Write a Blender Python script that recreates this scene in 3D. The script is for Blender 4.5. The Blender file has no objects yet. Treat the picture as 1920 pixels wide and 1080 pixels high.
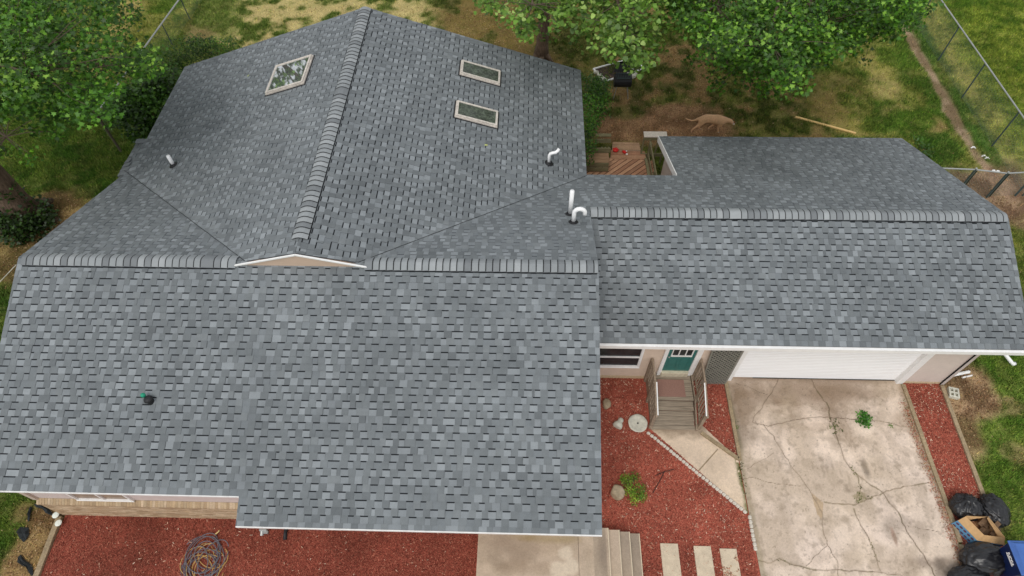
import bpy, math, random
import numpy as np
from mathutils import Vector, Matrix

# ------------------------------------------------------------------ survey
# camera and roof geometry measured from the photograph (metres, ground z = 0,
# x along the main ridge, y away from the camera)
F = 1174.2; PITCH = math.radians(55.0022); YAW = math.radians(2.5786)
ROLL = math.radians(-1.2869); H = 16.1516
Fv = np.array([-math.sin(YAW)*math.cos(PITCH), math.cos(YAW)*math.cos(PITCH), -math.sin(PITCH)])
U0 = np.array([-math.sin(YAW)*math.sin(PITCH), math.cos(YAW)*math.sin(PITCH), math.cos(PITCH)])
R0 = np.array([math.cos(YAW), math.sin(YAW), 0.0])
Rv = R0*math.cos(ROLL)+U0*math.sin(ROLL)
Uv = U0*math.cos(ROLL)-R0*math.sin(ROLL)
O = np.array([0, 0, H])
def G(u, v, z=0.0):
    """surveyed point of the photograph at height z, in world metres"""
    d = Fv+Rv*(u-960)/F+Uv*(540-v)/F
    return O+d*((z-H)/d[2])
def Gxy(u, v, z=0.0):
    g = G(u, v, z); return (float(g[0]), float(g[1]))
YR, ZR, M1, M2 = 8.3314, 5.1364, .394, .3902
YG, MG = 10.8055, .3837
ZG = ZR-M2*(YG-YR)
XA, XB, XC, XD = 1.5415, -11.4779, 11.9966, 4.1961
YE, YF = 12.9493, 15.884
XW, ZW, MW = -5.0466, 5.5549, .3285
YW, YGB, XR, XL = 17.7104, 8.2464, 1.6165, -11.539
YGE = YG-3.3827*math.cos(math.atan(MG))       # garage front eave
ZGE = ZG-MG*(YG-YGE)
YE1, YE2 = 3.70, 3.165                         # main front eaves
XS = -5.84                                     # where the front eave steps
zf = lambda y: ZR-M1*(YR-y)
zr = lambda y: ZR-M2*(y-YR)
zg = lambda y: ZG-MG*(YG-y)
zw = lambda x: ZW-MW*abs(x-XW)
WALLY = 8.2
LAND = .34

random.seed(7); rng = np.random.default_rng(11)
scene = bpy.context.scene
COL = scene.collection

# ------------------------------------------------------------------ helpers
EXPO = 1.0
def S(r, g, b, k=1.0):
    f = lambda c: ((c/255)/12.92 if c/255 <= .04045 else (((c/255)+.055)/1.055)**2.4)
    return (f(r)*k, f(g)*k, f(b)*k)

def tag(o, label=None, cat=None, group=None, kind=None):
    if label: o['label'] = label
    if cat: o['category'] = cat
    if group: o['group'] = group
    if kind: o['kind'] = kind
    return o
def link(o, parent=None):
    COL.objects.link(o)
    if parent is not None: o.parent = parent
    return o
def empty(name, loc=(0, 0, 0), rz=0.0):
    o = bpy.data.objects.new(name, None); COL.objects.link(o)
    o.location = loc; o.rotation_euler = (0, 0, rz); o.empty_display_size = .1
    return o
def child_space(parent, verts):
    # world-space vertices -> the parent's local space
    if parent is None: return verts
    loc = np.array(parent.location); rz = parent.rotation_euler[2]
    v = np.array(verts, float)-loc
    if rz:
        c, s = math.cos(-rz), math.sin(-rz)
        v = np.stack([v[:, 0]*c-v[:, 1]*s, v[:, 0]*s+v[:, 1]*c, v[:, 2]], 1)
    return v
def root_of(p):
    while p is not None and p.parent is not None: p = p.parent
    return p
def mesh(name, verts, faces, mats, parent=None, mi=None, fcol=None, smooth=False, world=True):
    """mesh object from lists; fcol = one colour per face"""
    me = bpy.data.meshes.new(name)
    v = child_space(root_of(parent), verts) if world else np.array(verts, float)
    me.from_pydata([tuple(x) for x in v], [], [tuple(f) for f in faces])
    if not isinstance(mats, (list, tuple)): mats = [mats]
    for m in mats: me.materials.append(m)
    if mi is not None: me.polygons.foreach_set('material_index', mi)
    if fcol is not None:
        a = me.color_attributes.new('Col', 'FLOAT_COLOR', 'CORNER')
        cnt = np.array([len(f) for f in faces])
        c = np.ones((int(cnt.sum()), 4)); c[:, :3] = np.repeat(np.array(fcol)[:, :3], cnt, axis=0)
        a.data.foreach_set('color', c.ravel())
    if smooth: me.polygons.foreach_set('use_smooth', [True]*len(me.polygons))
    me.update()
    return link(bpy.data.objects.new(name, me), parent)
def ngons(name, V, n, mat, parent=None, fcol=None):
    """V (N,n,3) array: N separate n-gons, fast path"""
    N = V.shape[0]
    v = V.reshape(-1, 3)
    if parent is not None: v = child_space(root_of(parent), v)
    me = bpy.data.meshes.new(name)
    me.vertices.add(N*n); me.vertices.foreach_set('co', np.ascontiguousarray(v, dtype=np.float32).ravel())
    me.loops.add(N*n); me.loops.foreach_set('vertex_index', np.arange(N*n, dtype=np.int32))
    me.polygons.add(N); me.polygons.foreach_set('loop_start', np.arange(0, N*n, n, dtype=np.int32))
    try: me.polygons.foreach_set('loop_total', np.full(N, n, dtype=np.int32))
    except Exception: pass
    me.materials.append(mat)
    me.update(calc_edges=True)
    if fcol is not None:
        a = me.color_attributes.new('Col', 'FLOAT_COLOR', 'CORNER')
        c = np.ones((N*n, 4), dtype=np.float32); c[:, :3] = np.repeat(fcol, n, axis=0)
        a.data.foreach_set('color', c.ravel())
    me.validate()
    return link(bpy.data.objects.new(name, me), parent)

class MB:
    """collects boxes, prisms and tubes for one mesh"""
    def __init__(s): s.v = []; s.f = []; s.m = []
    def add(s, V, Fc, m=0):
        k = len(s.v); s.v += [tuple(map(float, x)) for x in V]
        s.f += [tuple(i+k for i in f) for f in Fc]; s.m += [m]*len(Fc)
        return s
    def box(s, x0, x1, y0, y1, z0, z1, m=0, bev=0.0):
        if bev > 0:
            b = min(bev, (x1-x0)/2.1, (y1-y0)/2.1, (z1-z0)/2.1)
            pts = []
            for (zz, ins) in ((z0, b), (z0+b, 0), (z1-b, 0), (z1, b)):
                X0, X1, Y0, Y1 = x0+ins, x1-ins, y0+ins, y1-ins
                c = b if ins == 0 else b*.4
                pts.append([(X0+c, Y0, zz), (X1-c, Y0, zz), (X1, Y0+c, zz), (X1, Y1-c, zz),
                            (X1-c, Y1, zz), (X0+c, Y1, zz), (X0, Y1-c, zz), (X0, Y0+c, zz)])
            V = sum(pts, []); Fc = [tuple(range(7, -1, -1)), tuple(range(24, 32))]
            for r in range(3):
                for i in range(8):
                    j = (i+1) % 8; Fc.append((r*8+i, r*8+j, r*8+8+j, r*8+8+i))
            return s.add(V, Fc, m)
        V = [(x0, y0, z0), (x1, y0, z0), (x1, y1, z0), (x0, y1, z0), (x0, y0, z1), (x1, y0, z1), (x1, y1, z1), (x0, y1, z1)]
        return s.add(V, [(3, 2, 1, 0), (4, 5, 6, 7), (0, 1, 5, 4), (1, 2, 6, 5), (2, 3, 7, 6), (3, 0, 4, 7)], m)
    def beam(s, a, b, w, h, m=0, up=(0, 0, 1)):
        """box of width w and height h from a to b (centre line)"""
        a = Vector(a); b = Vector(b); d = (b-a).normalized(); up = Vector(up)
        x = d.cross(up)
        if x.length < 1e-4: x = d.cross(Vector((0, 1, 0)))
        x.normalize(); z = x.cross(d).normalized()
        V = []
        for p in (a, b):
            for (i, j) in ((-1, -1), (1, -1), (1, 1), (-1, 1)):
                V.append(p+x*(w/2*i)+z*(h/2*j))
        return s.add(V, [(3, 2, 1, 0), (4, 5, 6, 7), (0, 1, 5, 4), (1, 2, 6, 5), (2, 3, 7, 6), (3, 0, 4, 7)], m)
    def tube(s, pts, r, n=8, m=0, cap=True):
        pts = [Vector(p) for p in pts]; N = len(pts)
        rs = r if isinstance(r, (list, tuple)) else [r]*N
        d0 = (pts[1]-pts[0]).normalized()
        x = d0.orthogonal().normalized(); V = []; Fc = []
        for i, p in enumerate(pts):
            if i == 0: d = d0
            elif i == N-1: d = (pts[i]-pts[i-1]).normalized()
            else: d = ((pts[i+1]-pts[i]).normalized()+(pts[i]-pts[i-1]).normalized()).normalized()
            x = (x-d*x.dot(d)).normalized(); y = d.cross(x)
            for k in range(n):
                a = 2*math.pi*k/n; V.append(p+(x*math.cos(a)+y*math.sin(a))*rs[i])
        for i in range(N-1):
            for k in range(n):
                k2 = (k+1) % n; Fc.append((i*n+k, i*n+k2, (i+1)*n+k2, (i+1)*n+k))
        if cap: Fc += [tuple(range(n-1, -1, -1)), tuple(range((N-1)*n, N*n))]
        return s.add(V, Fc, m)
    def lathe(s, c, prof, n=24, m=0, wob=0.0):
        V = []; Fc = []
        w = [1+wob*math.sin(5*2*math.pi*k/n+1)+wob*.7*math.sin(9*2*math.pi*k/n) for k in range(n)]
        for (r, z) in prof:
            for k in range(n):
                a = 2*math.pi*k/n; V.append((c[0]+r*w[k]*math.cos(a), c[1]+r*w[k]*math.sin(a), c[2]+z))
        for i in range(len(prof)-1):
            for k in range(n):
                k2 = (k+1) % n; Fc.append((i*n+k, i*n+k2, (i+1)*n+k2, (i+1)*n+k))
        Fc += [tuple(range(n-1, -1, -1)), tuple(range((len(prof)-1)*n, len(prof)*n))]
        return s.add(V, Fc, m)
    def build(s, name, mats, parent=None, smooth=False):
        return mesh(name, s.v, s.f, mats, parent, mi=s.m, smooth=smooth)

# value noise ------------------------------------------------------
LAT = rng.random((256, 256))
def vn(x, y, sc, seed=0):
    x = np.asarray(x)/sc+seed*17.3; y = np.asarray(y)/sc+seed*31.7
    xi = np.floor(x).astype(int); yi = np.floor(y).astype(int)
    fx = x-xi; fy = y-yi; fx = fx*fx*(3-2*fx); fy = fy*fy*(3-2*fy)
    g = lambda a, b: LAT[a % 256, b % 256]
    return (g(xi, yi)*(1-fx)+g(xi+1, yi)*fx)*(1-fy)+(g(xi, yi+1)*(1-fx)+g(xi+1, yi+1)*fx)*fy
def fbm(x, y, sc, seed=0, o=4):
    s = 0; a = 1; t = 0
    for i in range(o):
        s = s+a*vn(x, y, sc/2**i, seed+i*3); t += a; a *= .55
    return s/t
def sst(a, b, x):
    t = np.clip((x-a)/(b-a), 0, 1); return t*t*(3-2*t)
def dpoly(x, y, pts):
    """distance to a polyline"""
    D = np.full(np.shape(x), 1e9)
    for (ax, ay), (bx, by) in zip(pts[:-1], pts[1:]):
        dx, dy = bx-ax, by-ay; L = dx*dx+dy*dy+1e-9
        t = np.clip(((x-ax)*dx+(y-ay)*dy)/L, 0, 1)
        D = np.minimum(D, np.hypot(x-ax-t*dx, y-ay-t*dy))
    return D

# ------------------------------------------------------------------ materials
def newmat(name):
    m = bpy.data.materials.new(name); m.use_nodes = True
    nt = m.node_tree; b = nt.nodes['Principled BSDF']
    return m, nt, b
def N_(nt, t, **kw):
    n = nt.nodes.new(t)
    for k, v in kw.items(): setattr(n, k, v)
    return n
def noise_mult(nt, colsock, b, scale, amt, detail=3, coord='Object', stretch=None, second=None):
    """multiply a colour with noise and plug it into the base colour"""
    tc = N_(nt, 'ShaderNodeTexCoord'); src = tc.outputs[coord]
    if stretch:
        mp = N_(nt, 'ShaderNodeMapping'); mp.inputs['Scale'].default_value = stretch
        nt.links.new(src, mp.inputs['Vector']); src = mp.outputs['Vector']
    last = colsock
    outs = []
    for (sc, am) in [(scale, amt)]+(second or []):
        nz = N_(nt, 'ShaderNodeTexNoise'); nz.inputs['Scale'].default_value = sc
        nz.inputs['Detail'].default_value = detail; nz.inputs['Roughness'].default_value = .65
        nt.links.new(src, nz.inputs['Vector'])
        mr = N_(nt, 'ShaderNodeMapRange'); mr.inputs['From Min'].default_value = .3; mr.inputs['From Max'].default_value = .7
        mr.inputs['To Min'].default_value = 1-am; mr.inputs['To Max'].default_value = 1+am
        nt.links.new(nz.outputs['Fac'], mr.inputs['Value'])
        mx = N_(nt, 'ShaderNodeVectorMath', operation='SCALE')
        nt.links.new(last, mx.inputs[0]); nt.links.new(mr.outputs['Result'], mx.inputs['Scale'])
        last = mx.outputs['Vector']; outs.append(nz.outputs['Fac'])
    nt.links.new(last, b.inputs['Base Color'])
    return outs
def bump(nt, b, sock, strength, dist=.01):
    bp = N_(nt, 'ShaderNodeBump'); bp.inputs['Strength'].default_value = strength; bp.inputs['Distance'].default_value = dist
    nt.links.new(sock, bp.inputs['Height']); nt.links.new(bp.outputs['Normal'], b.inputs['Normal'])
def plain(name, col, rough=.6, scale=30, amt=.12, bmp=.15, stretch=None, spec=.3, metal=0, second=None, dist=.01):
    m, nt, b = newmat(name)
    rgb = N_(nt, 'ShaderNodeRGB'); rgb.outputs[0].default_value = (*col, 1)
    o = noise_mult(nt, rgb.outputs[0], b, scale, amt, stretch=stretch, second=second)
    b.inputs['Roughness'].default_value = rough; b.inputs['Specular IOR Level'].default_value = spec
    b.inputs['Metallic'].default_value = metal
    if bmp: bump(nt, b, o[0], bmp, dist)
    return m
def attr(name, rough=.8, scale=60, amt=.2, bmp=.3, spec=.2, second=None, transl=0, dist=.01, detail=3):
    m, nt, b = newmat(name)
    at = N_(nt, 'ShaderNodeAttribute'); at.attribute_name = 'Col'
    o = noise_mult(nt, at.outputs['Color'], b, scale, amt, second=second, detail=detail)
    b.inputs['Roughness'].default_value = rough; b.inputs['Specular IOR Level'].default_value = spec
    if bmp: bump(nt, b, o[0], bmp, dist)
    if transl:
        tr = N_(nt, 'ShaderNodeBsdfTranslucent'); nt.links.new(at.outputs['Color'], tr.inputs['Color'])
        mx = N_(nt, 'ShaderNodeMixShader'); mx.inputs[0].default_value = transl
        out = nt.nodes['Material Output']
        nt.links.new(b.outputs[0], mx.inputs[1]); nt.links.new(tr.outputs[0], mx.inputs[2]); nt.links.new(mx.outputs[0], out.inputs['Surface'])
    return m
M = {}
M['shingle'] = attr('shingle_granules', .9, 260, .22, .5, .15, second=[(.5, .10), (1.7, .07), (7, .05)], dist=.004, detail=2)
M['cap'] = attr('ridge_cap_granules', .9, 240, .18, .5, .15, second=[(3, .06)], dist=.004)
M['white'] = plain('white_trim', S(240, 239, 237), .45, 6, .05, .05)
M['door_white'] = plain('garage_door_white', S(243, 243, 243), .45, 8, .03, .05, stretch=(.3, 1, 4))
M['siding'] = plain('tan_siding', S(208, 194, 184), .6, 5, .05, .05)
M['siding_pink'] = plain('beige_siding', S(212, 192, 174), .6, 5, .06, .05)
M['brick'] = attr('buff_brick', .85, 70, .18, .4, .2, second=[(6, .12)])
M['glassd'] = plain('window_glass', (.030, .034, .036), .12, 3, .3, 0, spec=.3)
M['black'] = plain('black_rubber', (.02, .02, .022), .5, 30, .3, .1)
M['dark'] = plain('dark_gap', (.012, .012, .013), .9, 10, .2, 0)
M['pvc'] = plain('white_pvc', S(247, 247, 247), .35, 10, .03, 0)
M['teal'] = plain('teal_door_paint', S(52, 112, 106), .4, 9, .08, .05)
M['wood_grey'] = plain('weathered_wood', S(150, 137, 120), .85, 14, .35, .5, stretch=(.12, 2.5, 2.5), second=[(90, .15)])
M['wood_rail'] = plain('weathered_rail', S(150, 134, 116), .85, 25, .3, .4, second=[(4, .2)])
M['wood_deck'] = attr('deck_boards', .8, 40, .25, .4, second=[(3, .15)])
M['timber'] = plain('landscape_timber', S(158, 140, 112), .9, 22, .28, .5, second=[(2.5, .18)])
M['concrete'] = attr('concrete', .9, 130, .16, .35, .2, second=[(22, .09), (60, .07)], dist=.003)
M['mulch'] = attr('red_mulch', .95, 38, .5, 1.0, .1, second=[(120, .4), (1.7, .12)], dist=.03, detail=4)
M['chip'] = attr('mulch_chips', .9, 80, .2, 0)
M['ground'] = attr('turf_and_soil', .95, 22, .45, 1.0, .1, second=[(70, .35), (180, .25)], dist=.05, detail=4)
M['blade'] = attr('grass_blades', .7, 20, .15, 0, .2, transl=.3)
M['litter'] = attr('dry_leaves', .8, 40, .2, 0, .2, transl=.15)
M['leaf'] = attr('maple_leaves', .45, 9, .15, 0, .45, transl=.3)
M['bark'] = plain('bark', S(105, 88, 74), .95, 9, .45, 1.0, stretch=(3, 3, .6), second=[(40, .3)], dist=.05)
M['twig'] = plain('twig_bark', S(92, 80, 68), .9, 30, .25, .2)
M['galv'] = plain('galvanised_steel', S(176, 178, 176), .4, 12, .1, 0, metal=.5)
M['galv_dark'] = plain('green_coated_post', S(70, 84, 84), .5, 12, .15, 0)
M['wire'] = plain('fence_wire', S(120, 135, 128), .5, 12, .1, 0)
M['wire_dark'] = plain('fence_wire_green', S(45, 60, 52), .5, 12, .1, 0)
M['stone'] = plain('field_stone', S(166, 150, 124), .85, 12, .25, .5, second=[(60, .15)])
M['stone_white'] = plain('pale_cast_stone', S(205, 203, 188), .85, 14, .14, .4, second=[(3, .12)])
M['edging'] = plain('pale_edging_brick', S(214, 206, 192), .85, 20, .2, .4, second=[(4, .15)])
M['bag'] = plain('black_bin_bag', (.010, .010, .012), .34, 6, .25, .0, spec=.6)
M['card'] = plain('cardboard', S(196, 158, 112), .8, 12, .1, .1)
M['blue_print'] = plain('blue_carton_print', S(104, 160, 200), .6, 12, .08, 0)
M['maroon'] = plain('maroon_print', S(96, 60, 86), .6, 12, .1, 0)
M['bin_blue'] = plain('navy_bin_plastic', S(20, 38, 84), .4, 8, .1, .05)
M['bin_lid'] = plain('blue_bin_lid', S(72, 108, 176), .4, 5, .1, .05)
M['sky_frame'] = plain('skylight_frame', S(206, 198, 188), .5, 20, .22, .2, second=[(4, .15)])
M['sky_glass_a'] = plain('skylight_mirror_glass', (.10, .11, .11), .03, 3, .2, 0, spec=1.0)
M['sky_glass_b'] = plain('skylight_dark_glass', S(74, 82, 70), .12, 5, .5, 0, spec=.5, second=[(18, .6)])
M['green_ball'] = plain('green_ball_plastic', S(40, 150, 118), .5, 20, .1, 0)
M['hose_grey'] = plain('grey_hose', S(112, 110, 118), .5, 20, .15, 0)
M['hose_tan'] = plain('tan_hose', S(196, 158, 98), .5, 20, .15, 0)
M['fur'] = plain('tan_dog_fur', S(214, 170, 130), .85, 22, .14, .3, second=[(4, .10)])
M['muzzle'] = plain('pale_muzzle_fur', S(222, 206, 188), .8, 22, .1, 0)
M['nose'] = plain('dark_nose', (.02, .016, .015), .5, 20, .1, 0)
M['red'] = plain('red_plastic', S(196, 34, 30), .5, 20, .15, 0)
M['tan_lumber'] = plain('fresh_lumber', S(226, 190, 126), .7, 10, .12, .1)
M['mat'] = plain('brown_doormat', S(150, 116, 104), .95, 150, .35, .5)
M['soffit'] = plain('soffit_white', S(205, 203, 200), .6, 5, .05, 0)
M['lattice'] = plain('weathered_lattice', S(134, 132, 122), .8, 14, .2, .2)
M['fabric'] = plain('black_weed_fabric', (.02, .024, .026), .8, 12, .3, .3)

# chrome-like window behaviour for the left skylight
_b = M['sky_glass_a'].node_tree.nodes['Principled BSDF']; _b.inputs['Metallic'].default_value = .9
for l in list(M['sky_glass_a'].node_tree.links):
    if l.to_socket == _b.inputs['Base Color']: M['sky_glass_a'].node_tree.links.remove(l)
_b.inputs['Base Color'].default_value = (.72, .74, .74, 1)

# ------------------------------------------------------------------ ground
trail = [Gxy(*q) for q in [(1660, -60), (1690, 40), (1718, 95), (1745, 135), (1775, 190), (1800, 245), (1835, 300), (1880, 345), (1930, 400)]]
def blob(x, y, u, v, ru, rv):
    """soft world-space patch centred at a surveyed spot; radii in metres"""
    cx, cy = Gxy(u, v); return np.hypot((x-cx)/ru, (y-cy)/rv)
def ground_color(x, y):
    n1 = fbm(x, y, 3.0, 1); n2 = fbm(x, y, 1.1, 5); n3 = fbm(x, y, .45, 9); n4 = fbm(x, y, 6.0, 13)
    W = lambda d, s=.6: sst(1.0+s*.5, 1.0-s*.5, d+(n2-.5)*1.0)[..., None]
    c = lambda *a: np.array(S(*a))
    base = c(84, 98, 40)*(1-n2[..., None])+c(110, 114, 56)*n2[..., None]
    col = base
    def put(col, w, cc): return col*(1-w)+np.array(cc)*w
    mixg = lambda a, b, n: c(*a)*(1-n[..., None])+c(*b)*n[..., None]
    t1 = sst(.40, .60, n2); t2 = sst(.42, .58, n3); t3 = sst(.38, .62, n1)
    # left side lawn, deep green
    col = put(col, sst(-11, -12.6, x+(n2-.5))[..., None], mixg((62, 88, 30), (88, 104, 42), t1))
    # beyond the left fence, yellower lawn with a worn stripe
    wl = sst(-15.2, -15.9, x)*sst(20, 22.5, y)
    col = put(col, wl[..., None], mixg((104, 124, 52), (138, 138, 70), t1))
    col = put(col, (wl*sst(.9, .3, np.abs(x+18.3+.15*(y-24)+(n1-.5)))*.7)[..., None], c(172, 152, 96))
    # strip between the left fence and the wing
    ws = sst(-15.9, -15.0, x)*sst(-9, -12.5, x)*sst(17.5, 20, y)
    col = put(col, ws[..., None], mixg((110, 120, 62), (134, 120, 78), t1))
    # straw coloured grass behind the wing
    wst = sst(-14.6, -12.8, x+(n2-.5)*1.2)*sst(1.5, -3.0, x+(n1-.5)*3)*sst(16.5, 18.5, y)
    col = put(col, wst[..., None], mixg((98, 114, 52), (178, 162, 110), sst(.40, .60, n2*.45+n3*.55)))
    # olive ground behind the wing on the right
    wo = sst(-5.5, -3.5, x+(n1-.5)*2)*sst(3.5, 1.5, x)*sst(16.8, 17.6, y)
    col = put(col, wo[..., None], mixg((78, 78, 38), (112, 96, 54), t1))
    # litter and shade-thinned turf under the big maples
    wt = sst(2.2, 3.4, x)*sst(12.8, 10.2, x+(n1-.5)*2.5)*sst(17.2, 18.2, y)
    lit = mixg((90, 88, 46), (130, 106, 68), t2)
    col = put(col, wt[..., None], lit)
    col = put(col, (wt*sst(.44, .60, n2))[..., None]*.8, mixg((78, 86, 36), (98, 104, 48), t2))
    # bare dirt behind the deck
    for (u, v, ru, rv, k) in [(1190, 235, 1.9, 1.05, .95), (1265, 225, 1.6, .9, .85), (1130, 225, 1.2, .9, .9), (1290, 243, 1.5, .5, .8)]:
        col = put(col, W(blob(x, y, u, v, ru, rv))*k, mixg((138, 104, 76), (158, 122, 92), t2))
    col = put(col, W(blob(x, y, 1175, 212, .9, .45))*.8, mixg((66, 82, 34), (96, 96, 48), t2))
    # right-hand yard: mottled green with straw patches
    wr = sst(10.2, 12.2, x+(n1-.5)*2.0)*sst(12.0, 14.0, y)
    col = put(col, wr[..., None], mixg((86, 110, 42), (122, 124, 62), t1))
    for (u, v, ru, rv, cc, k) in [(1660, 165, .7, .8, (168, 148, 96), .55), (1690, 215, .6, .6, (164, 144, 96), .5), (1560, 200, 1.0, .8, (128, 108, 62), .7),
                                (1645, 120, .8, .9, (168, 150, 88), .6), (1740, 235, .6, .6, (178, 138, 96), .7), (1610, 240, .8, .5, (170, 150, 88), .6), (1575, 165, 1.2, 1.0, (122, 104, 60), .6),
                                (1715, 225, .8, .7, (78, 108, 34), .9), (1690, 110, 1.1, .9, (92, 116, 44), .8), (1640, 235, .6, .5, (84, 110, 38), .8), (1590, 190, .5, .5, (80, 100, 38), .6),
                                (1765, 275, .8, .9, (72, 104, 40), .8), (1770, 150, .5, .9, (88, 112, 44), .6)]:
        col = put(col, W(blob(x, y, u, v, ru, rv))*k, c(*cc)*(.85+.3*n3[..., None]))
    # strip between the trail and the fence, cooler green
    dt = dpoly(x, y, trail)
    xt = np.interp(y, [t[1] for t in trail][::-1], [t[0] for t in trail][::-1])
    wq = sst(0.0, .5, x-xt)*sst(13.5, 15, y)
    col = put(col, wq[..., None], mixg((90, 116, 56), (118, 124, 68), t1))
    # worn dirt trail
    col = put(col, (sst(.27, .08, dt+(n2-.5)*.6)*.9)[..., None], mixg((136, 112, 90), (156, 132, 112), t2))
    # bright lawn beyond the right fence
    wb = sst(16.9, 17.5, x+(n3-.5)*.5)
    col = put(col, wb[..., None], mixg((86, 114, 36), (128, 138, 56), sst(.35, .65, n1*.5+n3*.5)))
    col = put(col, (wb*sst(1.2, .2, np.abs(x-17.6+(n1-.5)*2))*.5)[..., None], c(164, 148, 90))
    # littered soil by the gate
    col = put(col, W(blob(x, y, 1880, 370, 2.0, 1.5))*.95, mixg((124, 96, 78), (152, 124, 102), t2))
    # front lawn, right
    wf = sst(11.5, 11.8, x)*sst(11.5, 10.0, y)
    col = put(col, wf[..., None], mixg((84, 112, 40), (112, 130, 58), t1))
    for (u, v, ru, rv, k) in [(1805, 725, .8, 1.0, .95), (1800, 790, .5, 1.2, .85), (1835, 745, .5, .6, .6), (1880, 760, .6, .3, .5), (1850, 975, .55, .5, .6), (1905, 850, .4, .3, .5)]:
        col = put(col, W(blob(x, y, u, v, ru, rv))*k, mixg((126, 98, 74), (168, 138, 108), t2))
    # left: litter round the big trunk and beside the front bed
    for (u, v, ru, rv, k) in [(95, 400, 1.3, 1.1, .85), (110, 430, 1.0, .8, .8), (20, 470, 2.2, 1.4, .75), (70, 1030, .62, 1.5, .95), (90, 985, .5, .6, .95), (40, 1075, .4, .5, .7), (45, 960, .4, .3, .6)]:
        col = put(col, W(blob(x, y, u, v, ru, rv))*k, mixg((110, 84, 56), (142, 116, 78), t2))
    # fine mottling: green tufts and dry thatch in one another
    n5 = fbm(x, y, .22, 141, 3); n6 = fbm(x, y, .09, 151, 2); m_ = n5*.6+n6*.4
    lawn = np.clip(1.25-(col[..., 0]/np.maximum(col[..., 1], 1e-3)-1.0)*2.4, .25, 1)
    wg = (sst(.50, .66, m_)*.55*lawn)[..., None]; wd = (sst(.50, .34, m_)*.32)[..., None]
    col = col*(1-wg)+(col*.35+c(70, 100, 32)*.65)*wg
    col = col*(1-wd)+(col*.45+c(150, 136, 92)*.55)*wd
    col = col*(.72+.76*n3[..., None])*(.88+.30*n4[..., None])
    return col
def axis(lo, hi, step, far):
    core = np.arange(lo, hi+step/2, step); ext = []
    d = step; p = hi
    while p < far: d *= 1.35; p += d; ext.append(p)
    lo_e = []; d = step; p = lo
    while p > -far: d *= 1.35; p -= d; lo_e.append(p)
    return np.array(lo_e[::-1]+list(core)+ext)
def grid(name, xs, ys, zfun, cfun, mat, mask=None):
    X, Y = np.meshgrid(xs, ys); Z = zfun(X, Y); nx, ny = len(xs), len(ys)
    i = np.arange(nx*ny).reshape(ny, nx)
    q = np.stack([i[:-1, :-1], i[:-1, 1:], i[1:, 1:], i[1:, :-1]], -1).reshape(-1, 4)
    if mask is not None:
        cx = (X[:-1, :-1]+X[1:, 1:])/2; cy = (Y[:-1, :-1]+Y[1:, 1:])/2
        q = q[mask(cx, cy).ravel()]
    me = bpy.data.meshes.new(name); n = nx*ny
    me.vertices.add(n); me.vertices.foreach_set('co', np.stack([X, Y, Z], -1).astype(np.float32).ravel())
    me.loops.add(len(q)*4); me.loops.foreach_set('vertex_index', q.astype(np.int32).ravel())
    me.polygons.add(len(q)); me.polygons.foreach_set('loop_start', np.arange(0, len(q)*4, 4, dtype=np.int32))
    me.update(calc_edges=True)
    a = me.color_attributes.new('Col', 'FLOAT_COLOR', 'POINT')
    c = np.ones((n, 4), dtype=np.float32); c[:, :3] = np.clip(cfun(X, Y), 0, 1).reshape(-1, 3)
    a.data.foreach_set('color', c.ravel())
    me.polygons.foreach_set('use_smooth', np.ones(len(q), dtype=bool)); me.materials.append(mat)
    me.validate()
    return link(bpy.data.objects.new(name, me))
def inpoly(x, y, P):
    r = np.zeros(np.shape(x), bool); n = len(P); j = n-1
    for i in range(n):
        xi, yi = P[i]; xj, yj = P[j]
        cond = ((yi > y) != (yj > y)) & (x < (xj-xi)*(y-yi)/((yj-yi) if yj != yi else 1e-9)+xi)
        r ^= cond; j = i
    return r
g = grid('ground', axis(-30, 26, .13, 450), axis(0, 36, .13, 450),
         lambda X, Y: (fbm(X, Y, .5, 21)-.5)*.03*(np.hypot(X, Y-15) < 60), ground_color, M['ground'])
tag(g, kind='structure')

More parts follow.
